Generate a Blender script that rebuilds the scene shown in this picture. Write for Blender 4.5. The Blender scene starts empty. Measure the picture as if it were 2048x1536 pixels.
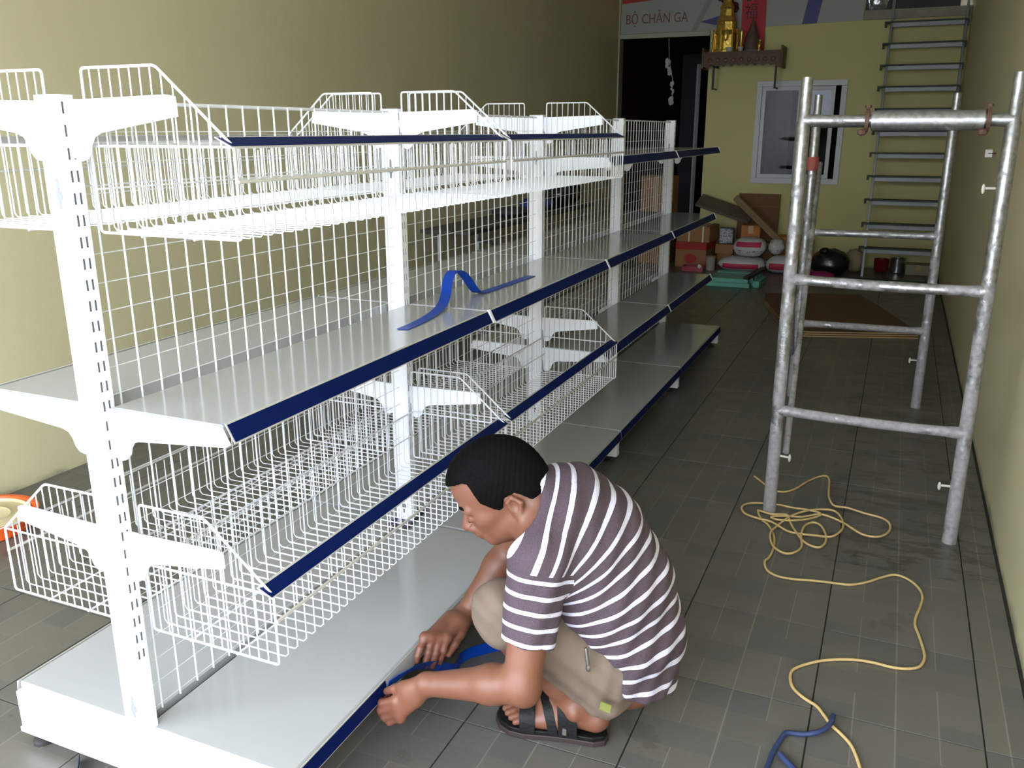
import bpy, bmesh, math, random
import numpy as np
from mathutils import Vector, Matrix, Euler

random.seed(7)
SC = bpy.context.scene
COL = SC.collection

# ------------------------------------------------------------------ camera
YAW, PITCH, ROLL = 0.412005, 0.284284, -0.0014
CAM_LOC = Vector((1.42881, -1.18688, 1.43604))
cam_data = bpy.data.cameras.new('camera')
cam = bpy.data.objects.new('camera', cam_data)
COL.objects.link(cam)
cam_data.sensor_fit = 'HORIZONTAL'
cam_data.sensor_width = 36.0
cam_data.lens = 1733.17 / 2048 * 36.0
cam_data.clip_start = 0.05
_f = Vector((-math.sin(YAW) * math.cos(PITCH), math.cos(YAW) * math.cos(PITCH), -math.sin(PITCH)))
_r = Vector((math.cos(YAW), math.sin(YAW), 0))
_u = _r.cross(_f)
_r2 = math.cos(ROLL) * _r + math.sin(ROLL) * _u
_u2 = -math.sin(ROLL) * _r + math.cos(ROLL) * _u
_m = Matrix((_r2, _u2, -_f)).transposed().to_4x4()
_m.translation = CAM_LOC
cam.matrix_world = _m
SC.camera = cam

# ------------------------------------------------------------------ world, light, exposure
FRONT_Y = -1.5            # the open shop front behind the camera
world = bpy.data.worlds.new('overcast_sky')
SC.world = world
world.use_nodes = True
_bg = world.node_tree.nodes['Background']
_bg.inputs['Color'].default_value = (0.84, 0.92, 1.06, 1)
_bg.inputs['Strength'].default_value = 17.0
_p = bpy.data.lights.new('shop_front_portal', 'AREA')
_p.shape = 'RECTANGLE'; _p.size = 3.6; _p.size_y = 2.7
_p.cycles.is_portal = True
_po = bpy.data.objects.new('shop_front_portal', _p)
COL.objects.link(_po)
_po.location = (0.05, FRONT_Y - 0.02, 1.34)
_po.rotation_euler = (math.radians(90), 0, 0)     # -Z points to +Y, into the shop
SC.view_settings.view_transform = 'Standard'
SC.view_settings.look = 'None'
SC.view_settings.gamma = 1.0
SC.view_settings.use_curve_mapping = False
SC.view_settings.exposure = 0.0
SC.cycles.use_denoising = True
SC.cycles.max_bounces = 10
SC.cycles.diffuse_bounces = 5
SC.cycles.glossy_bounces = 4
SC.cycles.transmission_bounces = 6
SC.cycles.sample_clamp_indirect = 6.0
SC.cycles.caustics_reflective = False
SC.cycles.caustics_refractive = False

# ------------------------------------------------------------------ materials
def srgb(r, g, b):
    def c(v):
        v /= 255.0
        return v / 12.92 if v <= 0.04045 else ((v + 0.055) / 1.055) ** 2.4
    return (c(r), c(g), c(b), 1.0)

class NT:
    """tiny helper round a material node tree"""
    def __init__(self, name):
        self.mat = bpy.data.materials.new(name)
        self.mat.use_nodes = True
        self.t = self.mat.node_tree
        self.b = self.t.nodes['Principled BSDF']
    def n(self, typ, **kw):
        nd = self.t.nodes.new(typ)
        for k, v in kw.items():
            setattr(nd, k, v)
        return nd
    def l(self, a, b):
        self.t.links.new(a, b)
    def math(self, op, a, b=None, c=None):
        nd = self.n('ShaderNodeMath', operation=op)
        for i, v in enumerate((a, b, c)):
            if v is None:
                continue
            if isinstance(v, (int, float)):
                nd.inputs[i].default_value = v
            else:
                self.l(v, nd.inputs[i])
        return nd.outputs[0]
    def mix(self, fac, a, b):
        nd = self.n('ShaderNodeMix', data_type='RGBA')
        for sock, v in ((nd.inputs[0], fac), (nd.inputs[6], a), (nd.inputs[7], b)):
            if isinstance(v, (int, float, tuple)):
                sock.default_value = v
            else:
                self.l(v, sock)
        return nd.outputs[2]
    def coord(self, which='Object'):
        return self.n('ShaderNodeTexCoord').outputs[which]
    def noise(self, scale, detail=3, vec=None, rough=0.5):
        nd = self.n('ShaderNodeTexNoise')
        nd.inputs['Scale'].default_value = scale
        nd.inputs['Detail'].default_value = detail
        nd.inputs['Roughness'].default_value = rough
        self.l(vec if vec is not None else self.coord(), nd.inputs['Vector'])
        return nd.outputs['Fac']
    def ramp(self, fac, stops):
        nd = self.n('ShaderNodeValToRGB')
        el = nd.color_ramp.elements
        el[0].position, el[0].color = stops[0]
        el[1].position, el[1].color = stops[-1]
        for p, c in stops[1:-1]:
            e = el.new(p); e.color = c
        self.l(fac, nd.inputs[0])
        return nd.outputs[0]
    def bump(self, h, strength=0.2, dist=0.01):
        nd = self.n('ShaderNodeBump')
        nd.inputs['Strength'].default_value = strength
        nd.inputs['Distance'].default_value = dist
        self.l(h, nd.inputs['Height'])
        self.l(nd.outputs[0], self.b.inputs['Normal'])

def simple(name, col, rough=0.5, metal=0.0, var=0.0, scale=6.0, bump=0.0, bscale=60.0, spec=0.5):
    """procedural colour: base colour with a soft noise variation"""
    m = NT(name)
    m.b.inputs['Roughness'].default_value = rough
    m.b.inputs['Metallic'].default_value = metal
    m.b.inputs['Specular IOR Level'].default_value = spec
    v = max(var, 0.02)
    a = tuple(max(0, c * (1 - v)) for c in col[:3]) + (1,)
    b = tuple(min(1, c * (1 + v)) for c in col[:3]) + (1,)
    m.l(m.ramp(m.noise(scale), [(0.3, a), (0.7, b)]), m.b.inputs['Base Color'])
    if bump:
        m.bump(m.noise(bscale, 4), bump)
    return m.mat

M = {}
M['white_steel'] = simple('white_powder_coat', (0.87, 0.88, 0.92, 1), 0.4, var=0.015)
M['wire'] = simple('white_coated_wire', (0.70, 0.71, 0.74, 1), 0.4, var=0.015)
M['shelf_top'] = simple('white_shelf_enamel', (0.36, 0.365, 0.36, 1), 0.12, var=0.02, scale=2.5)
M['blue_strip'] = simple('blue_strip_plastic', srgb(2, 20, 72), 0.5, var=0.05, spec=0.12)
M['blue_ribbon'] = simple('blue_ribbon_plastic', srgb(4, 56, 150), 0.4, var=0.05, spec=0.3)
M['holder'] = simple('clear_grey_holder', (0.50, 0.48, 0.43, 1), 0.25, var=0.04)
M['dark_slot'] = simple('painted_hole_shade', (0.20, 0.205, 0.225, 1), 0.8)  # grey that stands in for the shade inside slots and keyholes
M['black_rubber'] = simple('black_rubber', (0.02, 0.02, 0.022, 1), 0.6)
M['foot'] = simple('levelling_foot_black', (0.025, 0.025, 0.025, 1), 0.5)

def wall_paint(name, col):
    m = NT(name)
    c = m.coord()
    n1 = m.noise(0.9, 4, c)
    n2 = m.noise(7.0, 5, c)
    a = tuple(x * 0.93 for x in col[:3]) + (1,)
    col1 = m.ramp(n1, [(0.35, a), (0.65, col)])
    # grime close to the floor
    sep = m.n('ShaderNodeSeparateXYZ'); m.l(c, sep.inputs[0])
    h = m.math('SUBTRACT', 0.05, sep.outputs[2])
    h = m.math('MULTIPLY', h, 14.0)
    h = m.math('ADD', h, m.math('MULTIPLY', m.math('SUBTRACT', n2, 0.6), 2.0))
    h = m.n('ShaderNodeClamp').inputs[0].node if False else h
    cl = m.n('ShaderNodeClamp'); m.l(h, cl.inputs[0])
    m.l(m.mix(cl.outputs[0], col1, (0.10, 0.09, 0.06, 1)), m.b.inputs['Base Color'])
    m.b.inputs['Roughness'].default_value = 0.55
    m.bump(m.noise(35, 4, c), 0.05, 0.004)
    return m.mat
M['wall'] = wall_paint('yellow_green_wall_paint', (0.61, 0.555, 0.335, 1))
M['wall_back'] = wall_paint('olive_yellow_back_wall_paint', (0.61, 0.555, 0.215, 1))
M['ceiling'] = simple('ceiling_plaster', (0.88, 0.88, 0.86, 1), 0.8, var=0.03)

# floor tile print: pairs of small bricks and long bricks, light printed joints
def tile_material():
    m = NT('printed_ceramic_tile')
    c = m.coord('Object')
    sep = m.n('ShaderNodeSeparateXYZ'); m.l(c, sep.inputs[0])
    u = m.math('ADD', m.math('DIVIDE', sep.outputs[0], 0.4), 0.5)
    v = m.math('ADD', m.math('DIVIDE', sep.outputs[1], 0.405), 0.5)
    right = m.math('GREATER_THAN', u, 0.5)
    uu = m.math('ABSOLUTE', m.math('SUBTRACT', u, 0.5))         # 0 centre .. 0.5 edge
    def band(x, lo, hi):
        return m.math('MULTIPLY', m.math('GREATER_THAN', x, lo), m.math('LESS_THAN', x, hi))
    def near(x, at, w):
        return m.math('LESS_THAN', m.math('ABSOLUTE', m.math('SUBTRACT', x, at)), w)
    inv = m.math('SUBTRACT', 1.0, right)
    longb = m.math('ADD', m.math('MULTIPLY', inv, band(v, 0.28, 0.53)), m.math('MULTIPLY', right, band(v, 0.51, 0.76)))
    short = m.math('SUBTRACT', 1.0, longb)
    outer = m.math('GREATER_THAN', uu, 0.25)
    split = m.math('ADD', m.math('MULTIPLY', inv, m.math('GREATER_THAN', v, 0.78)),
                   m.math('MULTIPLY', right, m.math('GREATER_THAN', v, 0.76)))
    split2 = m.math('MULTIPLY', outer, m.math('LESS_THAN', v, 0.14))
    cid = m.math('ADD', m.math('MULTIPLY', right, 11.3), m.math('MULTIPLY', short,
          m.math('ADD', 3.1, m.math('ADD', m.math('MULTIPLY', outer, 1.7), m.math('ADD', m.math('MULTIPLY', split, 5.9), m.math('MULTIPLY', split2, 2.3))))))
    oi = m.n('ShaderNodeObjectInfo')
    cid = m.math('ADD', cid, m.math('MULTIPLY', oi.outputs['Random'], 37.7))
    wn = m.n('ShaderNodeTexWhiteNoise', noise_dimensions='1D'); m.l(cid, wn.inputs['W'])
    lines_v = m.math('MAXIMUM', near(u, 0.5, 0.005), m.math('MULTIPLY', short, near(uu, 0.25, 0.004)))
    hl = m.math('ADD', m.math('MULTIPLY', inv, m.math('MAXIMUM', near(v, 0.28, 0.004), near(v, 0.53, 0.004))),
                m.math('MULTIPLY', right, m.math('MAXIMUM', near(v, 0.51, 0.004), near(v, 0.76, 0.004))))
    geo = m.n('ShaderNodeNewGeometry')
    nz = m.noise(9.0, 5, geo.outputs['Position'], 0.65)
    nf = m.noise(120.0, 3, geo.outputs['Position'], 0.6)
    t = m.math('ADD', m.math('MULTIPLY', wn.outputs['Value'], 0.55), m.math('MULTIPLY', nz, 0.45))
    base = m.ramp(t, [(0.15, srgb(87, 87, 84)), (0.5, srgb(94, 92, 86)), (0.85, srgb(101, 98, 90))])
    base = m.mix(m.math('MULTIPLY', m.math('SUBTRACT', nf, 0.35), 0.35), base, srgb(58, 60, 54))
    col = m.mix(m.math('MULTIPLY', hl, 0.22), base, srgb(118, 116, 104))
    col = m.mix(m.math('MULTIPLY', lines_v, 0.55), col, srgb(132, 129, 117))
    # dirt patches
    d = m.noise(2.3, 6, geo.outputs['Position'], 0.7)
    sp = m.n('ShaderNodeSeparateXYZ'); m.l(geo.outputs['Position'], sp.inputs[0])
    wet = m.n('ShaderNodeMapping'); m.l(geo.outputs['Position'], wet.inputs['Vector']); wet.inputs['Scale'].default_value = (2.0, 6.0, 1.0); wet.inputs['Rotation'].default_value = (0, 0, 0.15)
    w2 = m.noise(1.6, 6, wet.outputs[0], 0.65)
    edge = m.math('MULTIPLY', m.math('MULTIPLY', m.math('GREATER_THAN', sp.outputs[0], 1.3), m.math('GREATER_THAN', sp.outputs[1], 1.75)), m.math('MULTIPLY', m.math('GREATER_THAN', w2, 0.53), m.math('LESS_THAN', w2, 0.60)))
    col = m.mix(m.math('MULTIPLY', edge, 0.45), col, srgb(44, 41, 30))
    col = m.mix(m.math('MULTIPLY', m.math('GREATER_THAN', d, 0.62), 0.25), col, srgb(48, 46, 35))
    m.l(col, m.b.inputs['Base Color'])
    r = m.math('ADD', 0.22, m.math('MULTIPLY', nz, 0.28))
    m.l(r, m.b.inputs['Roughness'])
    m.bump(nf, 0.04, 0.002)
    return m.mat
M['tile'] = tile_material()
M['grout'] = simple('dark_tile_grout', srgb(40, 37, 30), 0.9, var=0.2, scale=20)
M['pavement'] = simple('pale_concrete_pavement', (0.45, 0.44, 0.42, 1), 0.85, var=0.05)

# ------------------------------------------------------------------ mesh builder
class MB:
    def __init__(self):
        self.v = []; self.f = []
    def add(self, vs, fs):
        o = len(self.v)
        self.v += [tuple(x) for x in vs]
        self.f += [tuple(i + o for i in f) for f in fs]
        return self
    def box(self, x0, x1, y0, y1, z0, z1, mat=None):
        vs = [(x, y, z) for z in (z0, z1) for y in (y0, y1) for x in (x0, x1)]
        if mat is not None:
            vs = [tuple(mat @ Vector(p)) for p in vs]
        return self.add(vs, [(0, 2, 3, 1), (4, 5, 7, 6), (0, 1, 5, 4), (2, 6, 7, 3), (0, 4, 6, 2), (1, 3, 7, 5)])
    def rbox(self, c, s, rz=0.0, rx=0.0, ry=0.0):
        m = Matrix.Translation(Vector(c)) @ Euler((rx, ry, rz)).to_matrix().to_4x4()
        return self.box(-s[0] / 2, s[0] / 2, -s[1] / 2, s[1] / 2, -s[2] / 2, s[2] / 2, m)
    def tube(self, pts, r, n=8, cap=True, closed=False):
        pts = [Vector(p) for p in pts]
        N = len(pts)
        rs = r if isinstance(r, (list, tuple)) else [r] * N
        vs = []; fs = []
        up = None
        for i, p in enumerate(pts):
            if closed:
                t = pts[(i + 1) % N] - pts[i - 1]
            else:
                t = pts[min(i + 1, N - 1)] - pts[max(i - 1, 0)]
            if t.length < 1e-9: t = Vector((0, 0, 1))
            t.normalize()
            if up is None:
                a = Vector((0, 0, 1)) if abs(t.z) < 0.9 else Vector((1, 0, 0))
                up = (a - t * a.dot(t)).normalized()
            else:
                up = up - t * up.dot(t)
                if up.length < 1e-6:
                    a = Vector((0, 0, 1)) if abs(t.z) < 0.9 else Vector((1, 0, 0))
                    up = a - t * a.dot(t)
                up.normalize()
            s = t.cross(up)
            # mitre: widen at bends
            k = 1.0
            if 0 < i < N - 1:
                d1 = (pts[i] - pts[i - 1]).normalized()
                k = 1.0 / max(0.6, abs(d1.dot(t)))
            for j in range(n):
                a = 2 * math.pi * j / n
                vs.append(p + (up * math.cos(a) + s * math.sin(a)) * rs[i] * (k if k < 1.5 else 1.5))
        M_ = N if closed else N - 1
        for i in range(M_):
            i2 = (i + 1) % N
            for j in range(n):
                fs.append((i * n + j, i * n + (j + 1) % n, i2 * n + (j + 1) % n, i2 * n + j))
        if cap and not closed:
            fs.append(tuple(reversed(range(n))))
            fs.append(tuple((N - 1) * n + j for j in range(n)))
        return self.add(vs, fs)
    def prism(self, prof, fn, t0, t1):
        """prof 2-D outline; fn(a, b, t) -> 3-D"""
        n = len(prof)
        vs = [fn(a, b, t0) for a, b in prof] + [fn(a, b, t1) for a, b in prof]
        fs = [tuple(range(n)), tuple(reversed(range(n, 2 * n)))]
        for i in range(n):
            j = (i + 1) % n
            fs.append((i, i + n, j + n, j))
        return self.add(vs, fs)
    def ell(self, c, r, nu=16, nv=10, rot=None, noise=0.0, zmin=None):
        c = Vector(c)
        vs = [Vector((0, 0, -1))]
        for i in range(1, nv):
            ph = -math.pi / 2 + math.pi * i / nv
            for j in range(nu):
                a = 2 * math.pi * j / nu
                vs.append(Vector((math.cos(ph) * math.cos(a), math.cos(ph) * math.sin(a), math.sin(ph))))
        vs.append(Vector((0, 0, 1)))
        out = []
        for p in vs:
            q = Vector((p.x * r[0], p.y * r[1], p.z * r[2]))
            if noise: q *= 1 + random.uniform(-noise, noise)
            if rot is not None: q = rot @ q
            q = q + c
            if zmin is not None and q.z < zmin: q.z = zmin
            out.append(q)
        fs = []
        for j in range(nu):
            fs.append((0, 1 + (j + 1) % nu, 1 + j))
        for i in range(nv - 2):
            for j in range(nu):
                a = 1 + i * nu + j; b = 1 + i * nu + (j + 1) % nu
                fs.append((a, b, b + nu, a + nu))
        L = len(out) - 1; base = 1 + (nv - 2) * nu
        for j in range(nu):
            fs.append((L, base + j, base + (j + 1) % nu))
        return self.add(out, fs)
    def lathe(self, prof, c=(0, 0, 0), n=24, sx=1.0, sy=1.0):
        vs = []; fs = []
        for r, z in prof:
            for j in range(n):
                a = 2 * math.pi * j / n
                vs.append((c[0] + r * sx * math.cos(a), c[1] + r * sy * math.sin(a), c[2] + z))
        for i in range(len(prof) - 1):
            for j in range(n):
                fs.append((i * n + j, i * n + (j + 1) % n, (i + 1) * n + (j + 1) % n, (i + 1) * n + j))
        fs.append(tuple(reversed(range(n)))); fs.append(tuple((len(prof) - 1) * n + j for j in range(n)))
        return self.add(vs, fs)
    def ribbon(self, pts, wid, th=0.0012):
        """flat band: pts centre line, wid list of full-width vectors"""
        pts = [Vector(p) for p in pts]; wid = [Vector(w) for w in wid]
        N = len(pts); vs = []; fs = []
        for i in range(N):
            t = pts[min(i + 1, N - 1)] - pts[max(i - 1, 0)]
            n = t.cross(wid[i])
            n = n.normalized() * th if n.length > 1e-9 else Vector((0, 0, th))
            for s, k in ((-0.5, -0.5), (0.5, -0.5), (0.5, 0.5), (-0.5, 0.5)):
                vs.append(pts[i] + wid[i] * s + n * k)
        for i in range(N - 1):
            for j in range(4):
                fs.append((i * 4 + j, i * 4 + (j + 1) % 4, i * 4 + 4 + (j + 1) % 4, i * 4 + 4 + j))
        fs.append((3, 2, 1, 0)); fs.append(tuple(4 * N - 4 + j for j in range(4)))
        return self.add(vs, fs)
    def mesh(self, name, mat, smooth=None):
        me = bpy.data.meshes.new(name)
        me.from_pydata(self.v, [], self.f)
        me.update()
        bm = bmesh.new(); bm.from_mesh(me)
        bmesh.ops.recalc_face_normals(bm, faces=bm.faces)
        bm.to_mesh(me); bm.free()
        if mat is not None:
            me.materials.append(mat)
        if smooth:
            for p in me.polygons: p.use_smooth = True
            me.set_sharp_from_angle(angle=math.radians(smooth))
        return me
    def build(self, name, mat, parent=None, smooth=None, bevel=0.0):
        o = bpy.data.objects.new(name, self.mesh(name, mat, smooth))
        COL.objects.link(o)
        if parent is not None: attach(o, parent)
        if bevel:
            b = o.modifiers.new('bevel', 'BEVEL'); b.width = bevel; b.segments = 2; b.limit_method = 'ANGLE'
        return o

def world_loc(o):
    m = Matrix.Identity(4)
    while o is not None:
        m = o.matrix_parent_inverse @ o.matrix_basis if o.parent else o.matrix_basis
        return (world_mat(o))
def world_mat(o):
    m = o.matrix_basis.copy()
    if o.parent:
        m = world_mat(o.parent) @ o.matrix_parent_inverse @ m
    return m
def attach(o, parent):
    """parent o (modelled in world coordinates) under parent without moving it"""
    o.parent = parent
    o.matrix_parent_inverse = world_mat(parent).inverted()
def tag(o, label=None, cat=None, group=None, kind=None):
    if label: o['label'] = label
    if cat: o['category'] = cat
    if group: o['group'] = group
    if kind: o['kind'] = kind
    return o
def thing(name, label, cat, loc=(0, 0, 0), group=None):
    o = bpy.data.objects.new(name, None)
    o.empty_display_size = 0.05
    COL.objects.link(o)
    o.location = loc
    return tag(o, label, cat, group)
def struct(o):
    o['kind'] = 'structure'
    return o
def inst(name, me, parent=None, loc=(0, 0, 0), rz=0.0):
    """object sharing mesh data; loc is local to the parent"""
    o = bpy.data.objects.new(name, me)
    COL.objects.link(o)
    o.location = loc; o.rotation_euler = (0, 0, rz)
    if parent is not None: o.parent = parent
    return o
def catmull(pts, k=6):
    pts = [Vector(p) for p in pts]
    out = []
    for i in range(len(pts) - 1):
        p0 = pts[max(i - 1, 0)]; p1 = pts[i]; p2 = pts[i + 1]; p3 = pts[min(i + 2, len(pts) - 1)]
        for s in range(k):
            t = s / k
            out.append(0.5 * ((2 * p1) + (p2 - p0) * t + (2 * p0 - 5 * p1 + 4 * p2 - p3) * t * t + (3 * p1 - p0 - 3 * p2 + p3) * t ** 3))
    out.append(pts[-1])
    return out

# ------------------------------------------------------------------ the room
BACK_Y = 9.0; H = 3.3
XR = 1.89
def xl(y):                                  # the left wall runs in a little towards the back
    return -1.80 + (y - 1.0) * 0.0145
floor = struct(MB().box(-1.95, 2.0, FRONT_Y, BACK_Y + 3.4, -0.10, -0.004).build('floor', M['grout']))
# each ceramic tile is a piece of its own, set in dark recessed joints
def tile_mesh(w, d):
    mb = MB(); b = 0.0004
    x, y = w / 2, d / 2
    vs = [(-x, -y, -0.008), (x, -y, -0.008), (x, y, -0.008), (-x, y, -0.008),
          (-x, -y, -b), (x, -y, -b), (x, y, -b), (-x, y, -b),
          (-x + b, -y + b, 0), (x - b, -y + b, 0), (x - b, y - b, 0), (-x + b, y - b, 0)]
    fs = [(0, 1, 5, 4), (1, 2, 6, 5), (2, 3, 7, 6), (3, 0, 4, 7), (4, 5, 9, 8), (5, 6, 10, 9), (6, 7, 11, 10), (7, 4, 8, 11), (8, 9, 10, 11)]
    return mb.add(vs, fs).mesh('tile', M['tile'])
T_full = tile_mesh(0.396, 0.401)
T_cut = tile_mesh(0.106, 0.401)
for row in range(26):
    yc = 1.285 + 0.405 * (row - 6) - 0.2025
    for colm in range(9):
        xc = 1.77 - 0.2 - 0.4 * colm
        if xc - 0.2 < xl(yc) - 0.12: continue
        o = inst('tile', T_full, floor, (xc, yc, random.uniform(-0.0008, 0.0)))
        o.rotation_euler = (random.uniform(-.001, .001), random.uniform(-.001, .001), 0)
    inst('tile', T_cut, floor, (1.825, yc, random.uniform(-0.0008, 0)))
struct(MB().box(-14, 14, -12, FRONT_Y, -0.2, -0.06).build('ground', M['pavement']))
# the far side of the street, mirrored in the window glass and keeping the low sky off the back of the shop
M['street'] = simple('weathered_render', (0.34, 0.33, 0.31, 1), 0.85, var=0.15, scale=0.8)
fc = MB()
for x0, x1, h in ((-14, -6.5, 2.6), (-6.4, -1.6, 3.1), (-0.7, 3.4, 2.7), (3.5, 14, 3.0)):
    fc.box(x0, x1, -12.5, -11.0, -0.1, h)
struct(fc.build('street_front', M['street']))
struct(MB().box(-2.2, 2.3, FRONT_Y - 1.8, FRONT_Y, 2.72, 2.80).build('added_sky_blocker', M['pavement']))  # unseen slab added outside the shop front to block the high sky

def wall_slab(name, pts, t, mat, z0=-0.05, z1=H):
    """vertical slab between two floor points, thickened by t to the outside"""
    (ax, ay), (bx, by) = pts
    d = Vector((bx - ax, by - ay)); n = Vector((d.y, -d.x)).normalized() * t
    prof = [(ax, ay), (bx, by), (bx + n.x, by + n.y), (ax + n.x, ay + n.y)]
    return struct(MB().prism(prof, lambda a, b, tt: (a, b, tt), z0, z1).build(name, mat))
wall_slab('wall_left', [(xl(FRONT_Y), FRONT_Y), (xl(BACK_Y), BACK_Y)], -0.12, M['wall'])
wall_slab('wall_right', [(XR, FRONT_Y), (XR, BACK_Y + 3.3)], 0.12, M['wall'])
struct(MB().box(-2.0, 2.05, FRONT_Y, FRONT_Y + 0.2, 2.7, H).build('wall_front', M['wall']))
struct(MB().box(-2.0, 2.05, FRONT_Y, BACK_Y + 3.4, H, H + 0.12).build('ceiling', M['ceiling']))

# back wall: doorway on the left, sliding window, opening to the loft at the top
DX = -0.648; DZ = 2.43            # right edge and head of the doorway
WX0, WX1, WZ0, WZ1 = -0.095, 0.805, 0.885, 1.935
bw = MB()
y0, y1 = BACK_Y, BACK_Y + 0.12
bw.box(DX, WX0, y0, y1, -0.05, DZ)
bw.box(WX0, WX1, y0, y1, -0.05, WZ0)
bw.box(WX0, WX1, y0, y1, WZ1, DZ)
bw.box(WX1, 0.905, y0, y1, -0.05, DZ)
bw.box(0.905, XR, y0, y1, -0.05, 2.515)
bw.box(-1.69, 0.905, y0, y1, DZ, H)
wall_back = struct(bw.build('wall_back', M['wall_back']))
# landing edge of the loft
M['landing'] = simple('pale_concrete_edge', srgb(150, 146, 130), 0.8, var=0.1, scale=14, bump=0.1)
struct(MB().box(0.905, XR, BACK_Y - 0.03, BACK_Y + 3.3, 2.515, 2.605).build('trim_1', M['landing'], bevel=0.004))
M['trim'] = simple('pale_strip_paint', srgb(170, 168, 150), 0.5, var=0.04)
struct(MB().box(xl(BACK_Y) - 0.004, xl(BACK_Y) + 0.018, BACK_Y - 0.03, BACK_Y + 0.12, 0, H).build('trim_2', M['trim']))
struct(MB().box(xl(BACK_Y) + 0.02, DX, BACK_Y - 0.035, BACK_Y + 0.12, DZ, DZ + 0.05).build('trim_3', M['trim'], bevel=0.004))

# dim rooms behind
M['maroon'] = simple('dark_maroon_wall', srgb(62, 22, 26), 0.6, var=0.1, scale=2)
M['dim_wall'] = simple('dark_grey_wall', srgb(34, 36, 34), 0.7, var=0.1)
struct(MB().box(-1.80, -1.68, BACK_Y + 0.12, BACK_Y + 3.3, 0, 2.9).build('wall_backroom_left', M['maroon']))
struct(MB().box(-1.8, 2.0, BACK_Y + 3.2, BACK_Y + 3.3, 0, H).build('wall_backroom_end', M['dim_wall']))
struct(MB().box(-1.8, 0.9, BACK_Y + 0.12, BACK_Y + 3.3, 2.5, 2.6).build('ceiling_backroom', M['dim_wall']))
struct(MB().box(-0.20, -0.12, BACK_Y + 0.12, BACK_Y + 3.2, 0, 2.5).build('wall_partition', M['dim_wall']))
# a door leaf swung inwards against the right jamb of the doorway
M['door_dark'] = simple('dark_grey_door', srgb(44, 46, 48), 0.35, var=0.08)
dr = struct(MB().box(-0.80, -0.755, BACK_Y + 0.13, BACK_Y + 0.95, 0.02, 2.15).build('door_1', M['door_dark'], bevel=0.003))
M['alu'] = simple('grey_aluminium', srgb(120, 122, 126), 0.5, metal=0.1, var=0.04)
MB().box(-0.802, -0.782, BACK_Y + 0.122, BACK_Y + 0.135, 0.02, 2.15).build('door_edge', M['alu'], dr)
MB().tube([(-0.815, BACK_Y + 0.85, 1.0), (-0.85, BACK_Y + 0.85, 1.0), (-0.85, BACK_Y + 0.75, 1.0)], 0.009, 8).build('door_handle', M['alu'], dr)

# window_1: white aluminium slider
M['alu_white'] = simple('white_aluminium', srgb(196, 198, 200), 0.4, var=0.03)
win = struct(bpy.data.objects.new('window_1', None)); COL.objects.link(win)
win.location = ((WX0 + WX1) / 2, BACK_Y, WZ0)
fr = MB(); fy0, fy1 = BACK_Y - 0.018, BACK_Y + 0.10; ft = 0.045
fr.box(WX0 - 0.012, WX1 + 0.012, fy0, fy1, WZ0 - 0.012, WZ0 + ft)
fr.box(WX0 - 0.012, WX1 + 0.012, fy0, fy1, WZ1 - ft, WZ1 + 0.012)
fr.box(WX0 - 0.012, WX0 + ft, fy0, fy1, WZ0 + ft, WZ1 - ft)
fr.box(WX1 - ft, WX1 + 0.012, fy0, fy1, WZ0 + ft, WZ1 - ft)
fr.build('window_frame', M['alu_white'], win, bevel=0.003)
g = NT('window_glass')
g.b.inputs['Base Color'].default_value = (0.9, 0.93, 0.93, 1)
g.b.inputs['Roughness'].default_value = 0.01
g.b.inputs['Transmission Weight'].default_value = 1.0
g.b.inputs['IOR'].default_value = 1.2
g.b.inputs['Alpha'].default_value = 1.0
M['glass'] = g.mat
def sash(x0, x1, yy):
    s = MB(); z0, z1 = WZ0 + ft, WZ1 - ft; w = 0.042
    s.box(x0, x1, yy, yy + 0.028, z0, z0 + w); s.box(x0, x1, yy, yy + 0.028, z1 - w, z1)
    s.box(x0, x0 + w, yy, yy + 0.028, z0 + w, z1 - w); s.box(x1 - w, x1, yy, yy + 0.028, z0 + w, z1 - w)
    so = s.build('sash', M['alu_white'], win, bevel=0.002)
    MB().box(x0 + w, x1 - w, yy + 0.011, yy + 0.017, z0 + w, z1 - w).build('pane', M['glass'], so)
sash(WX0 + ft, 0.372, BACK_Y + 0.005)
sash(0.330, 0.700, BACK_Y + 0.045)
"""back room seen through the window"""
"""a pale panel stands behind the left pane"""
tag(MB().box(-0.06, 0.20, BACK_Y + 0.62, BACK_Y + 0.65, 0.0, 2.1).build('panel', simple('grey_board', srgb(84, 84, 78), 0.6, var=0.05), bevel=0.004),
    'tall grey board standing behind the left pane of the window', 'board')
# ------------------------------------------------------------------ the gondola shelving
L = 1.178
PH = 1.5
YS = [k * L for k in range(5)]
gondola = thing('gondola_shelving', 'long white double-sided shop shelving run with slotted uprights and wire mesh back', 'shelving', (0, 0, 0))

def upright_mesh():
    mb = MB(); hx, hy, t = 0.03, 0.0165, 0.002
    mb.box(-hx, hx, -hy, -hy + t, 0.03, PH); mb.box(-hx, hx, hy - t, hy, 0.03, PH)
    mb.box(-hx, hx, -hy, hy, PH - 0.004, PH)
    y = [-hy + t, -0.0105, -0.0045, 0.0025, 0.0085, hy - t]         # solid / slot / solid / slot / solid
    n = 29; pitch = 0.0405; zt = PH - 0.004; first = 0.012
    for sx in (-1, 1):
        xa, xb = sorted((sx * hx, sx * (hx - t)))
        for a, b in ((0, 1), (2, 3), (4, 5)):
            mb.box(xa, xb, y[a], y[b], 0.03, PH - 0.004)
        for a, b in ((1, 2), (3, 4)):
            z = zt
            for i in range(n):
                s1 = PH - first - i * pitch; s0 = s1 - 0.021
                mb.box(xa, xb, y[a], y[b], s1, z); z = s0
            mb.box(xa, xb, y[a], y[b], 0.03, z)
    return mb.mesh('upright', M['white_steel'])
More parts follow.
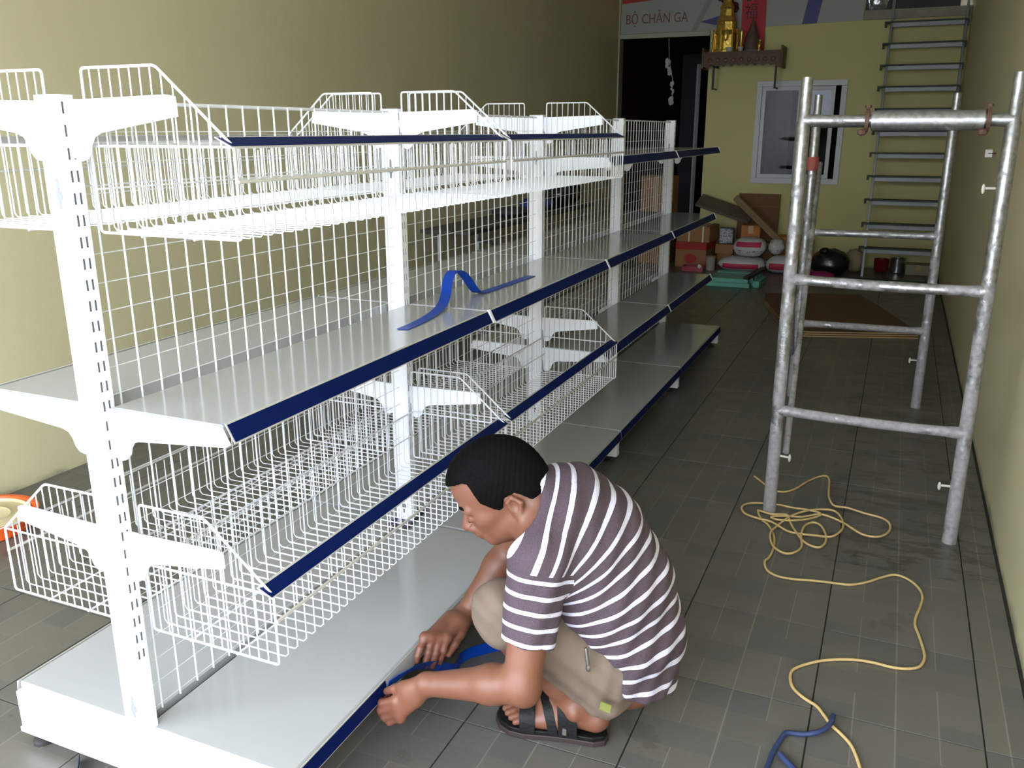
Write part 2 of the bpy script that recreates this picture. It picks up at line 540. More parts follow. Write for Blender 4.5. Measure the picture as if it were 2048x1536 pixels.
core = MB().box(-0.0255, 0.0255, -0.013, 0.013, 0.04, PH - 0.006).mesh('slot_shadow', M['dark_slot'])  # dark core in the hollow post, painting the shade behind the slots
keyhole = MB().prism([(-.003, -.028), (.002, -.028), (.003, -.012), (.008, -.010), (.008, .002), (.003, .006), (.002, .028), (-.003, .028), (-.004, .006), (-.008, .002), (-.008, -.010), (-.004, -.012)],
                     lambda a, b, t: (a, t, b), -0.0175, -0.016).mesh('keyhole', M['dark_slot'])  # thin proud plate, its dark colour standing in for shade in the hole
um = upright_mesh()
ups = []
for k in range(5):
    u = inst('upright', um, gondola, (0, YS[k], 0))
    inst('slot_shade_core', core, u)
    for zz in (1.325, 0.21): inst('keyhole', keyhole, u, (0, 0, zz))
    ups.append(u)

# base beams with black levelling feet
bb = MB()
bb.box(-0.39, 0.40, -0.017, 0.017, 0.036, 0.092)
for a, b in ((-0.39, -0.34), (-0.085, 0.085), (0.35, 0.40)):
    bb.box(a, b, -0.017, 0.017, 0.092, 0.139)
bb.box(-0.34, -0.085, 0.008, 0.017, 0.092, 0.128); bb.box(0.085, 0.35, 0.008, 0.017, 0.092, 0.128)
bb.box(-0.39, 0.40, -0.022, 0.022, 0.030, 0.042)
beam = bb.mesh('base_beam', M['white_steel'])
ftm = MB().lathe([(0.024, 0.0), (0.024, 0.008), (0.016, 0.014), (0.007, 0.016), (0.007, 0.034)], n=16).mesh('levelling_foot', M['foot'], 40)
for k in range(5):
    b = inst('base_beam', beam, gondola, (0, YS[k], 0))
    for sx in (-0.345, 0.352):
        inst('levelling_foot', ftm, b, (sx, 0, 0))

# wire mesh back panels
def grid_mesh():
    mb = MB(); n = 20
    y0, y1 = 0.03, L - 0.03
    for i in range(n):
        y = y0 + (y1 - y0) * (i + 0.5) / n
        mb.tube([(0.004, y, 0.16), (0.004, y, 1.492)], 0.0023, 5)
    z = 0.17
    while z < 1.49:
        mb.tube([(-0.0005, 0.014, z), (-0.0005, L - 0.014, z)], 0.0011, 4); z += 0.0575
    mb.tube([(0.0, 0.014, 1.49), (0.0, L - 0.014, 1.49)], 0.004, 6)
    return mb.mesh('wire_grid', M['wire'], 50)
gm = grid_mesh()
for k in range(4):
    o = inst('wire_grid', gm, gondola, (0, YS[k], 0)); o['kind'] = 'stuff'

# brackets
BR = [(0.028, 0.0), (0.27, 0.006), (0.286, 0.003), (0.288, -0.030), (0.105, -0.057), (0.088, -0.064), (0.078, -0.078), (0.074, -0.092), (0.064, -0.103), (0.050, -0.107), (0.038, -0.100), (0.036, -0.060), (0.028, -0.055)]
BS = [(0.028, 0.0), (0.30, 0.0), (0.316, -0.001), (0.333, -0.034), (0.325, -0.038), (0.105, -0.058), (0.088, -0.064), (0.078, -0.078), (0.074, -0.092), (0.064, -0.103), (0.050, -0.107), (0.038, -0.100), (0.036, -0.060), (0.028, -0.055)]
def bracket_mesh(prof, th=0.004):
    return MB().prism(prof, lambda a, b, t: (a, t, b), -th, th).mesh('bracket', M['white_steel'])
br_m, bs_m = bracket_mesh(BR), bracket_mesh(BS)
def bracket(k, z, me):
    for rz in (0, math.pi):
        inst('bracket', me, gondola, (0, YS[k], z), rz)
Z_MID, Z_UP, Z_LOW, Z_TOPB, Z_LOWB = 0.906, 1.331, 0.499, 1.252, 0.396
for k in range(5): bracket(k, Z_MID - 0.002, bs_m)
for k in range(3):
    bracket(k, Z_TOPB + 0.238, br_m); bracket(k, Z_LOWB + 0.238, br_m)
for k in (2, 3, 4):
    bracket(k, Z_UP - 0.002, bs_m); bracket(k, Z_LOW - 0.002, bs_m)

# shelf boards with slanted price strips
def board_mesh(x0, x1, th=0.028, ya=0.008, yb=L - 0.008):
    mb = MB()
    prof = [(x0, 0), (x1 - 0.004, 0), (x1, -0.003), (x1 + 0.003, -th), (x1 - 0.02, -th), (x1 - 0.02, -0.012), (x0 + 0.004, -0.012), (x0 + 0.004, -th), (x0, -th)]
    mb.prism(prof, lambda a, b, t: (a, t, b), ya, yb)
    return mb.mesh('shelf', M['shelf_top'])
def strip_mesh(name, p0, p1, th, ya, yb, mat):
    """flat strip from p0 to p1 (x, z), given thickness outwards"""
    d = Vector((p1[0] - p0[0], p1[1] - p0[1])).normalized(); n = Vector((-d.y, d.x)) * -1
    if n.x < 0: n = -n
    prof = [p0, p1, (p1[0] + n.x * th, p1[1] + n.y * th), (p0[0] + n.x * th, p0[1] + n.y * th)]
    return MB().prism(prof, lambda a, b, t: (a, t, b), ya, yb).mesh(name, mat)
def strip_pair(p0, p1, ya, yb):
    d = Vector((p1[0] - p0[0], p1[1] - p0[1])); e = d.normalized() * 0.0035
    a = (p0[0] - e.x, p0[1] - e.y); b = (p1[0] + e.x, p1[1] + e.y)
    return (strip_mesh('strip_holder', a, b, 0.0018, ya, yb, M['holder']),
            strip_mesh('price_strip', (p0[0] + .0016, p0[1]), (p1[0] + .0016, p1[1]), 0.0022, ya + 0.003, yb - 0.003, M['blue_strip']))
mid_m = board_mesh(0.036, 0.315); mid_s = strip_pair((0.317, -0.001), (0.334, -0.033), 0.010, L - 0.010)
clip = MB().prism([(0.314, 0.003), (0.321, 0.003), (0.339, -0.034), (0.331, -0.037)], lambda a, b, t: (a, t, b), -0.007, 0.007)
clip_m = clip.mesh('strip_clip', M['white_steel'])
base_m = board_mesh(0.012, 0.404, 0.02); base_s = strip_pair((0.408, -0.004), (0.413, -0.038), 0.002, L - 0.002)
base_apply = strip_mesh('price_strip', (0.4096, -0.004), (0.4146, -0.038), 0.0022, 0.004, 0.365, M['blue_strip'])
def shelf(k, z, bm_, st, side, blue='full', clip_end=False):
    rz = 0 if side > 0 else math.pi
    y = YS[k] if side > 0 else YS[k + 1]
    s = inst('shelf', bm_, gondola, (0, y, z), rz)
    inst('strip_holder', st[0], s)
    if side > 0 and blue == 'full': inst('price_strip', st[1], s)
    if blue == 'part': inst('price_strip', base_apply, s)
    if clip_end: inst('strip_clip', clip_m, s, (0, L, 0))
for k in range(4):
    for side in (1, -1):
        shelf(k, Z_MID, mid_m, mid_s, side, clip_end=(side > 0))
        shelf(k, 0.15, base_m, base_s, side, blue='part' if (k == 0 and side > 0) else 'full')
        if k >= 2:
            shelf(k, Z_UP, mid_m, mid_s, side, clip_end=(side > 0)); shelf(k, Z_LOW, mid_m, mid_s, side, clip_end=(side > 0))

# ------------------------------------------------------------------ hanging wire baskets
EP = [(0.05, 0.0), (0.384, 0.0), (0.384, 0.158), (0.226, 0.294), (0.05, 0.294)]
def round_path(pts, r=0.012, k=4):
    out = []; n = len(pts)
    for i in range(n):
        p = Vector(pts[i]); a = Vector(pts[i - 1]); b = Vector(pts[(i + 1) % n])
        d1 = (a - p).normalized(); d2 = (b - p).normalized()
        q0 = p + d1 * r; q1 = p + d2 * r
        for j in range(k + 1):
            t = j / k
            out.append(q0 * (1 - t) ** 2 + p * 2 * t * (1 - t) + q1 * t * t)
    return out
def end_panel_mesh():
    mb = MB()
    mb.tube([(p.x, 0, p.y) for p in round_path(EP, 0.009)], 0.0027, 7, closed=True)
    mb.tube([(0.05, 0, 0.158), (0.384, 0, 0.158)], 0.0024, 6)
    n = 13
    for i in range(1, n + 1):
        x = 0.05 + 0.334 * i / (n + 1)
        top = 0.294 if x < 0.226 else 0.294 - (x - 0.226) / 0.158 * 0.136
        mb.tube([(x, -0.003, 0.0), (x, -0.003, top)], 0.0015, 5)
    return mb.mesh('end_panel', M['wire'], 50)
def body_mesh(ya, yb):
    mb = MB(); n = 37
    for i in range(1, n):
        y = ya + (yb - ya) * i / n
        mb.tube([(0.05, y, 0.158), (0.05, y, 0.008), (0.057, y, 0.0), (0.376, y, 0.0), (0.384, y, 0.008), (0.384, y, 0.152)], 0.0014, 5)
    for x, z, r in ((0.05, 0.158, 0.003), (0.053, 0.08, 0.002), (0.384, 0.158, 0.003), (0.15, -0.004, 0.0026), (0.275, -0.004, 0.0026)):
        mb.tube([(x, ya, z), (x, yb, z)], r, 6)
    return mb.mesh('wire_body', M['wire'], 50)
BA, BB_ = 0.024, L - 0.024
ep_m = end_panel_mesh(); bod_m = body_mesh(BA, BB_)
rail_m = MB().tube([(0.387, BA, 0.100), (0.387, BB_, 0.100)], 0.0034, 6).mesh('front_rail', M['holder'], 50)
bs = strip_pair((0.357, 0.172), (0.386, 0.1585), BA - 0.012, BB_ + 0.012)
def basket(k, z, side, label):
    y = YS[k] if side > 0 else YS[k + 1]
    r = thing('wire_basket', label, 'basket', (0, y, z), 'white wire baskets hung on the shelving')
    r.rotation_euler = (0, 0, 0 if side > 0 else math.pi)
    inst('end_panel', ep_m, r, (0, BA, 0)); inst('end_panel', ep_m, r, (0, BB_, 0))
    o = inst('wire_body', bod_m, r); o['kind'] = 'stuff'
    inst('front_rail', rail_m, r)
    h = inst('strip_holder', bs[0], r)
    if side > 0: inst('price_strip', bs[1], h)
basket(0, Z_TOPB, 1, 'upper wire basket nearest the viewer on the aisle side, above the middle shelf')
basket(1, Z_TOPB, 1, 'upper aisle-side wire basket in the second bay, far end of the top pair')
basket(0, Z_LOWB, 1, 'lower wire basket with blue strip beside the crouching man, nearest bay')
basket(1, Z_LOWB, 1, 'lower aisle-side wire basket in the second bay, behind the man\'s head')
basket(0, Z_TOPB, -1, 'upper wire basket nearest the viewer on the side facing the left wall')
basket(1, Z_TOPB, -1, 'upper wire basket of the second bay facing the left wall')
basket(0, Z_LOWB, -1, 'lower wire basket beside the orange tub, facing the left wall')
basket(1, Z_LOWB, -1, 'lower wire basket of the second bay facing the left wall')

# loose blue strip looped on the middle shelf
pts = [(0.21, 0.845, 0.908), (0.205, 0.95, 0.9085), (0.190, 1.06, 0.910), (0.170, 1.15, 0.917), (0.150, 1.215, 0.935), (0.137, 1.25, 0.962), (0.135, 1.275, 0.990), (0.139, 1.30, 1.002), (0.148, 1.33, 0.993), (0.156, 1.36, 0.965), (0.162, 1.39, 0.932), (0.168, 1.42, 0.912), (0.174, 1.50, 0.9085), (0.180, 1.65, 0.908), (0.186, 1.84, 0.908)]
P = catmull(pts, 4)
W = [(0.034, 0.006, 0)] * len(P)
lab = 'loose blue plastic strip with an upright loop lying on the middle shelf'
tag(MB().ribbon(P, W, 0.0014).build('plastic_strip', M['blue_ribbon'], smooth=60), lab, 'plastic strip')

# strip the man is fitting: from his hand it bows out and trails over the floor
pts = [(0.418, 0.366, 0.131), (0.424, 0.385, 0.136), (0.436, 0.415, 0.140), (0.446, 0.46, 0.134), (0.452, 0.52, 0.105), (0.456, 0.575, 0.066), (0.460, 0.62, 0.034), (0.457, 0.655, 0.021), (0.452, 0.69, 0.020), (0.462, 0.72, 0.020), (0.485, 0.75, 0.020), (0.525, 0.793, 0.020), (0.59, 0.85, 0.019), (0.66, 0.89, 0.019)]
P = catmull(pts, 5)
W = []
for i, p in enumerate(P):
    t = i / (len(P) - 1)
    a = Vector((0.008, 0.0, 0.033)); b = Vector((0.026, 0.012, 0.022)); c = Vector((0.0, 0.0, 0.036))
    W.append(a.lerp(b, min(1, t * 4)) if t < 0.35 else b.lerp(c, min(1, (t - 0.35) * 5)))
tag(MB().ribbon(P, W, 0.0014).build('plastic_strip', M['blue_ribbon'], smooth=60), 'blue plastic strip bowing from the man\'s hand down to the floor', 'plastic strip')
# scrap of dark strip on the floor under the near base
P = catmull([(-0.20, -0.02, 0.012), (-0.16, -0.06, 0.013), (-0.13, -0.10, 0.012), (-0.12, -0.16, 0.012)], 4)
tag(MB().ribbon(P, [(0.004, 0, 0.022)] * len(P), 0.0014).build('plastic_strip', M['blue_strip']), 'dark blue strip scrap on the floor under the near white base', 'plastic strip')

# smartphone left on the bottom shelf
M['phone_body'] = simple('phone_bronze', srgb(70, 52, 46), 0.3, metal=0.6)
ph = thing('smartphone', 'smartphone with violet and teal screen lying on the bottom shelf behind the lower basket', 'phone', (-0.03, 1.17, 0.151))
MB().rbox((-0.0, 1.175, 0.1555), (0.078, 0.165, 0.008), rz=0.08).build('body', M['phone_body'], ph, bevel=0.003)
m = NT('phone_screen'); c = m.coord(); s = m.n('ShaderNodeSeparateXYZ'); m.l(c, s.inputs[0])
w = m.math('SINE', m.math('MULTIPLY', s.outputs[0], 900.0))
t = m.math('DIVIDE', m.math('SUBTRACT', s.outputs[1], 1.1), 0.15)
cc = m.ramp(t, [(0.1, srgb(70, 45, 110)), (0.55, srgb(40, 60, 110)), (0.9, srgb(40, 110, 125))])
m.l(m.mix(m.math('MULTIPLY', m.math('ABSOLUTE', w), 0.25), cc, (0.02, 0.02, 0.03, 1)), m.b.inputs['Base Color']); m.b.inputs['Roughness'].default_value = 0.15
MB().rbox((-0.0, 1.175, 0.1598), (0.068, 0.140, 0.001), rz=0.08).build('screen', m.mat, ph)
def pillow(c, s, rz=0.0, e=0.55, nz=0.03, nu=22, nv=12):
    mb = MB(); R = Matrix.Rotation(rz, 3, 'Z')
    def sp(v): return math.copysign(abs(v) ** e, v)
    mb.ell((0, 0, 0), (1, 1, 1), nu, nv)
    out = []
    for p in mb.v:
        q = Vector((sp(p[0]) * s[0], sp(p[1]) * s[1], p[2] * s[2] * (1 - 0.25 * (abs(p[0]) ** 3))))
        k = 1 + nz * math.sin(p[0] * 9 + c[0] * 20) * math.cos(p[1] * 7 + c[1] * 11) + random.uniform(-nz, nz) * 0.3
        q = R @ (q * k); out.append(tuple(q + Vector(c)))
    mb.v = out
    return mb
# ------------------------------------------------------------------ scaffold
def galvanised():
    m = NT('galvanised_tube_with_plaster')
    c = m.coord()
    n = m.noise(11, 6, c, 0.7); n2 = m.noise(60, 4, c)
    sep = m.n('ShaderNodeSeparateXYZ'); m.l(c, sep.inputs[0])
    low = m.math('MULTIPLY', m.math('SUBTRACT', 0.62, sep.outputs[2]), 0.22)
    k = m.math('ADD', n, low)
    mask = m.ramp(k, [(0.42, (0, 0, 0, 1)), (0.56, (1, 1, 1, 1))])
    met = m.ramp(n2, [(0.3, srgb(132, 131, 130)), (0.7, srgb(172, 171, 170))])
    pl = m.ramp(n2, [(0.3, srgb(134, 129, 131)), (0.7, srgb(160, 155, 157))])
    col = m.mix(mask, met, pl)
    rust = m.math('GREATER_THAN', m.noise(16, 5, c, 0.8), 0.69)
    col = m.mix(m.math('MULTIPLY', rust, 0.6), col, srgb(95, 60, 48))
    m.l(col, m.b.inputs['Base Color'])
    m.l(m.math('SUBTRACT', 0.85, m.math('MULTIPLY', mask, 0.75)), m.b.inputs['Metallic'])
    m.l(m.math('ADD', 0.36, m.math('MULTIPLY', mask, 0.45)), m.b.inputs['Roughness'])
    m.bump(m.math('ADD', m.math('MULTIPLY', mask, 0.6), m.math('MULTIPLY', n2, 0.4)), 0.5, 0.004)
    return m.mat
M['galv'] = galvanised()
M['rust'] = simple('rusty_bolt', srgb(92, 66, 54), 0.7, metal=0.3, var=0.2, scale=40)
M['red_tape'] = simple('faded_red_tape', srgb(150, 70, 62), 0.6, var=0.1)
scaf = thing('scaffold', 'mud-spattered galvanised tube scaffold standing by the right wall', 'scaffold', (1.37, 2.9, 0))
FL, FR_, BL, BR_ = (1.101, 2.085), (1.737, 2.068), (1.000, 3.72), (1.640, 3.765)
def leg(p):
    r = 0.0235
    pts = [(p[0], p[1], z) for z in (0.0, 0.12, 0.35, 0.7, 1.1, 1.46, 1.47, 1.61)]
    return MB().tube(pts, [r * 1.06, r * 1.03, r, r, r, r, r * 0.82, r * 0.80], 14).build('leg', M['galv'], scaf, smooth=50)
legs = [leg(p) for p in (FL, FR_, BL, BR_)]
def rung(a, b, z, sag=0.0, r=0.0185):
    pts = []; rs = []
    for i in range(11):
        t = i / 10
        pts.append((a[0] + (b[0] - a[0]) * t, a[1] + (b[1] - a[1]) * t, z - sag * math.sin(math.pi * t)))
        e = min(t, 1 - t)
        rs.append(r * (1.28 - min(e, 0.12) / 0.12 * 0.28) * (1 + random.uniform(-.03, .03)))
    return MB().tube(pts, rs, 12).build('rung', M['galv'], scaf, smooth=50)
rung(FL, FR_, 1.468); rung(FL, FR_, 0.918, 0.004); rung(FL, FR_, 0.418, 0.006)
rung(BL, BR_, 1.468); rung(BL, BR_, 0.915); rung(BL, BR_, 0.420)
sl = MB().tube([(1.32, 2.079, 1.467), (1.655, 2.070, 1.467)], 0.032, 16).build('sleeve', M['galv'], scaf, smooth=50)
for x in (1.305, 1.665):
    b = MB().tube([(x, 2.076, 1.435), (x, 2.076, 1.515)], 0.006, 8)
    b.tube([(x, 2.076, 1.508), (x, 2.076, 1.517)], 0.011, 6); b.tube([(x - 0.006, 2.076, 1.467), (x + 0.006, 2.076, 1.467)], 0.037, 14)
    b.ell((x - .012, 2.06, 1.430), (0.016, 0.014, 0.012), 8, 6)
    b.build('sleeve_bolt', M['rust'], scaf)
# cross braces on the left side, seen almost end-on
for za, zb in ((0.245, 1.27), (1.25, 0.25)):
    dx = -0.035 if za > 1 else 0.02
    MB().tube([(FL[0] + dx + 0.02, FL[1] + 0.02, za), (BL[0] + dx + 0.02, BL[1] - 0.02, zb)], 0.0125, 10).build('brace', M['galv'], scaf, smooth=50)
tp = MB()
for dz, dr in ((-0.02, 0.0), (0, 0.004), (0.02, 0.001)):
    tp.tube([(BL[0], BL[1] - 0.01, 1.27 + dz - .014), (BL[0], BL[1] - .01, 1.27 + dz + .014)], 0.030 + dr, 12)
tp.build('tape', M['red_tape'], scaf)
M['pin'] = simple('pale_lock_pin', srgb(190, 186, 176), 0.5, var=0.1)
for (x, y, z, sx) in ((FL[0], FL[1], 0.235, 1), (FR_[0], FR_[1], 0.215, -1), (BR_[0], BR_[1], 0.26, -1), (FR_[0], FR_[1], 1.255, -1)):
    b = MB().tube([(x + sx * 0.018, y, z), (x + sx * 0.060, y - 0.004, z)], 0.0045, 8)
    b.ell((x + sx * 0.058, y - 0.006, z - 0.002), (0.006, 0.006, 0.016), 8, 6)
    b.build('lock_pin', M['pin'], scaf)

# ------------------------------------------------------------------ cords on the floor
R1 = [(0.995, 2.415), (1.033, 2.364), (1.08, 2.3), (1.127, 2.289), (1.17, 2.339), (1.213, 2.454), (1.265, 2.539), (1.292, 2.513), (1.301, 2.372), (1.31, 2.273), (1.333, 2.218), (1.384, 2.208), (1.445, 2.183), (1.505, 2.168), (1.535, 2.122), (1.537, 2.065), (1.519, 2.007), (1.489, 1.979), (1.446, 1.988), (1.409, 2.019), (1.377, 2.063), (1.33, 2.092), (1.285, 2.103), (1.228, 2.058), (1.168, 2.032), (1.118, 2.01),
      (1.145, 1.99), (1.201, 2.005), (1.258, 2.056), (1.292, 2.105), (1.244, 2.132), (1.184, 2.126), (1.119, 2.131), (1.032, 2.115), (1.001, 2.059), (1.018, 2.003), (1.069, 1.974), (1.125, 1.959), (1.191, 1.91), (1.244, 1.896), (1.293, 1.908), (1.343, 1.92), (1.374, 1.99), (1.372, 2.086), (1.341, 2.153), (1.295, 2.158), (1.237, 2.119), (1.184, 2.034), (1.15, 1.94), (1.135, 1.858), (1.154, 1.767), (1.192, 1.723), (1.226, 1.724), (1.251, 1.792), (1.241, 1.886), (1.244, 1.971), (1.269, 2.021), (1.301, 1.996), (1.325, 1.922), (1.324, 1.841), (1.302, 1.808), (1.257, 1.838), (1.217, 1.912), (1.189, 1.996), (1.172, 2.048), (1.115, 2.030), (1.063, 2.06),
      (1.086, 1.985), (1.118, 1.941), (1.15, 1.851), (1.16, 1.748), (1.155, 1.678), (1.146, 1.641), (1.161, 1.583), (1.199, 1.553), (1.252, 1.553), (1.31, 1.568), (1.368, 1.578), (1.425, 1.588), (1.474, 1.627), (1.523, 1.686), (1.561, 1.719), (1.599, 1.704), (1.63, 1.658), (1.642, 1.599), (1.634, 1.527), (1.621, 1.456), (1.619, 1.405), (1.629, 1.349), (1.639, 1.283), (1.642, 1.235), (1.63, 1.186), (1.603, 1.161), (1.561, 1.149), (1.513, 1.152), (1.465, 1.147), (1.417, 1.128), (1.369, 1.098), (1.324, 1.053), (1.305, 1.019), (1.306, 0.979), (1.319, 0.94), (1.349, 0.909), (1.382, 0.887), (1.405, 0.852), (1.422, 0.824), (1.448, 0.797), (1.471, 0.766), (1.485, 0.729), (1.496, 0.688), (1.506, 0.649), (1.52, 0.56), (1.54, 0.45)]
def cord(pts, r, name, mat, label, cat, z0=None, pile=None):
    P = []
    n = len(pts)
    for i, (x, y) in enumerate(pts):
        z = r + 0.0005
        if pile and pile[0] < i < pile[1]:
            z += 0.004 + 0.005 * abs(math.sin(i * 1.9))
        P.append((x, y, z))
    return tag(MB().tube(catmull(P, 4), r, 7).build(name, mat, smooth=60), label, cat)
M['rope'] = simple('yellow_nylon_cord', srgb(196, 168, 112), 0.6, var=0.1, scale=30, bump=0.3, bscale=400)
M['rope_blue'] = simple('dark_blue_strap', srgb(38, 52, 92), 0.6, var=0.1)
cord(R1, 0.0042, 'cord', M['rope'], 'tangled yellow cord snaking across the floor tiles from the scaffold foot', 'cord', pile=(8, 66))
B1 = [(1.424, 0.857), (1.422, 0.825), (1.41, 0.79), (1.387, 0.764), (1.359, 0.756), (1.323, 0.745), (1.311, 0.706), (1.302, 0.662), (1.296, 0.602), (1.291, 0.567), (1.285, 0.50)]
cord(B1, 0.0065, 'strap', M['rope_blue'], 'dark blue strap crossing the yellow cord on the floor', 'strap', pile=(-1, 4))
cord([(1.318, 0.660), (1.331, 0.644), (1.349, 0.625), (1.37, 0.59), (1.385, 0.55)], 0.008, 'strap_end', M['rope_blue'], 'short dark blue strap end lying at the bottom edge of the floor', 'strap')

# small hook with a scrap of paper on the right wall
t = thing('wall_hook', 'small white paper scrap on a nail on the right wall', 'hook', (1.88, 4.3, 1.31))
MB().tube([(1.889, 4.3, 1.315), (1.85, 4.3, 1.315)], 0.004, 8).build('nail', M['rust'], t)
MB().box(1.835, 1.87, 4.297, 4.300, 1.295, 1.335).build('paper', simple('white_paper', (0.75, 0.75, 0.73, 1), 0.7), t)

# ------------------------------------------------------------------ steel ladder to the loft
M['steel_light'] = simple('brushed_ladder_steel', srgb(140, 141, 142), 0.5, metal=0.4, var=0.06)
M['steel_dark'] = simple('dark_green_grey_tread_top', srgb(52, 58, 46), 0.6, var=0.08)
lad = thing('ladder', 'steep steel ladder with wide treads against the back wall', 'ladder', (1.5, 8.35, 0))
def ly(z): return 8.35 + z / 2.6 * 0.6
def stile(x0, x1):
    prof = [(8.35 - 0.03, 0.0), (8.35 + 0.03, 0.0), (ly(2.95) + 0.03, 2.95), (ly(2.95) - 0.03, 2.95)]
    MB().prism(prof, lambda a, b, t: (t, a, b), x0, x1).build('stile', M['steel_light'], lad, bevel=0.002)
stile(1.165, 1.190); stile(1.835, 1.860)
for z in (2.466, 2.261, 2.055, 1.849, 1.637, 1.424, 1.210, 0.985, 0.755, 0.522, 0.283):
    y = ly(z)
    tr = MB().box(1.115, 1.872, y - 0.085, y + 0.05, z - 0.003, z + 0.012).build('tread', M['steel_dark'], lad, bevel=0.002)
    MB().box(1.190, 1.835, y - 0.078, y - 0.050, z - 0.045, z - 0.003).build('tread_channel', M['steel_light'], tr, bevel=0.003)
    MB().box(1.115, 1.135, y - 0.06, y + 0.05, z - 0.035, z - 0.003).build('tread_bracket', M['steel_dark'], tr)
    MB().box(1.861, 1.874, y - 0.06, y + 0.05, z - 0.045, z - 0.003).build('tread_bracket', M['steel_dark'], tr)

# ------------------------------------------------------------------ banner over the doorway
M['banner'] = simple('pale_grey_banner_vinyl', srgb(158, 159, 152), 0.5, var=0.02)
M['ban_red'] = simple('banner_red', srgb(170, 34, 24), 0.5)
M['ban_blue'] = simple('banner_blue', srgb(54, 56, 120), 0.5)
M['ban_grey'] = simple('banner_grey', srgb(136, 139, 136), 0.5)
M['ban_text'] = simple('banner_brown_lettering', srgb(110, 62, 50), 0.5)
bx0 = xl(BACK_Y) + 0.03
by = BACK_Y - 0.022
ban = thing('banner', 'pale printed banner with red top and blue swooshes above the doorway', 'banner', ((bx0 + 0.9) / 2, by, DZ + 0.06))
MB().prism([(bx0, 2.485), (-0.64, 2.485), (0.90, 2.515), (0.90, 3.27), (bx0, 3.27)], lambda a, b, t: (a, t, b), by, by + 0.014).build('sheet', M['banner'], ban)
def printed(poly, mat, d=0.0015, name='printed_shape'):
    MB().prism(poly, lambda a, b, t: (a, t, b), by - d, by).build(name, mat, ban)
printed([(bx0, 2.800), (-1.05, 2.838), (-0.5, 2.90), (-0.5, 3.27), (bx0, 3.27)], M['ban_red'])
printed([(0.305, 2.503), (0.452, 2.506), (0.50, 2.78), (0.56, 3.27), (0.42, 3.27), (0.36, 2.80)], M['ban_blue'])
printed([(0.47, 2.70), (0.60, 2.86), (0.9, 3.0), (0.9, 3.06), (0.58, 2.92), (0.47, 2.78)], M['ban_blue'])
printed([(-0.765, 2.575), (-0.60, 2.615), (-0.42, 2.66), (-0.42, 2.545), (-0.60, 2.535)], M['ban_blue'])
printed([(-0.86, 2.487), (-0.80, 2.487), (-0.60, 2.87), (-0.66, 2.87)], M['ban_grey'], 0.0012)
def text_obj(s, size, name, mat, parent, loc, rot=(math.pi / 2, 0, 0), shear=0.0, width=None):
    cu = bpy.data.curves.new(name, 'FONT'); cu.body = s; cu.size = size; cu.extrude = 0.0008; cu.resolution_u = 3
    tmp = bpy.data.objects.new(name, cu); COL.objects.link(tmp)
    dg = bpy.context.evaluated_depsgraph_get()
    me = bpy.data.meshes.new_from_object(tmp.evaluated_get(dg))
    bpy.data.objects.remove(tmp)
    o = bpy.data.objects.new(name, me); COL.objects.link(o)
    me.materials.clear(); me.materials.append(mat)
    if width:
        xs = [v.co.x for v in me.vertices]; k = width / (max(xs) - min(xs)); x0 = min(xs)
        for v in me.vertices: v.co.x = (v.co.x - x0) * k
    o.location = loc; o.rotation_euler = rot
    if parent: attach(o, parent)
    return o
text_obj('B\u1ed8 CH\u0102N GA', 0.145, 'lettering', M['ban_text'], ban, (-1.600, by - 0.0012, 2.585), width=0.70)
# small dark knob on the strip below it
# ------------------------------------------------------------------ altar shelf with offerings
M['altar_wood'] = simple('carved_brown_wood', srgb(82, 54, 32), 0.55, var=0.18, scale=20, bump=0.3, bscale=50)
M['altar_iron'] = simple('dark_iron_arm', srgb(30, 24, 22), 0.6)
M['gold'] = simple('gold_foil', (0.80, 0.55, 0.12, 1), 0.28, metal=0.9, var=0.25, scale=30, bump=0.4, bscale=40)
al = thing('altar_shelf', 'carved brown wooden altar shelf on iron arms above the window', 'shelf', (-0.25, 8.84, 2.1))
ax0, ax1, ay0 = -0.66, 0.16, 8.72
MB().box(ax0, ax1, ay0, BACK_Y, 2.215, 2.240).build('board', M['altar_wood'], al, bevel=0.003)
ap = MB(); n = 10
prof = [(ax0, 2.215)]
prof.append((ax0, 2.08))
for i in range(n * 4 + 1):
    x = ax0 + (ax1 - ax0) * i / (n * 4)
    prof.append((x, 2.105 + 0.014 * math.sin(i / 4 * 2 * math.pi) - (0.025 if i < 4 or i > n * 4 - 4 else 0)))
prof.append((ax1, 2.08)); prof.append((ax1, 2.215))
ap.prism(prof, lambda a, b, t: (a, t, b), ay0 - 0.002, ay0 + 0.016).build('carved_apron', M['altar_wood'], al)
fr = MB()
for i in range(9):
    x = ax0 + 0.08 + i * 0.082
    fr.ell((x, ay0 - 0.003, 2.155), (0.024, 0.008, 0.022), 10, 6)
fr.build('carving', simple('carved_relief', srgb(100, 70, 44), 0.5, var=0.1), al, smooth=40)
for x in (ax0, ax1):
    MB().box(x - 0.012, x + 0.012, ay0 - 0.004, BACK_Y, 2.07, 2.285).build('side_board', M['altar_wood'], al, bevel=0.006)
for x in (-0.545, 0.105):
    MB().box(x - 0.010, x + 0.010, ay0 + 0.04, ay0 + 0.06, 1.86, 2.10).box(x - 0.010, x + 0.010, ay0 + 0.04, BACK_Y, 2.09, 2.11).build('arm', M['altar_iron'], al)
    MB().tube([(x, ay0 + 0.05, 1.87), (x, BACK_Y - 0.004, 1.87)], 0.008, 8).build('arm_stay', M['altar_iron'], al)
sh = thing('gold_shrine', 'tall gold foil shrine tower on the altar shelf', 'shrine', (-0.45, 8.84, 2.24))
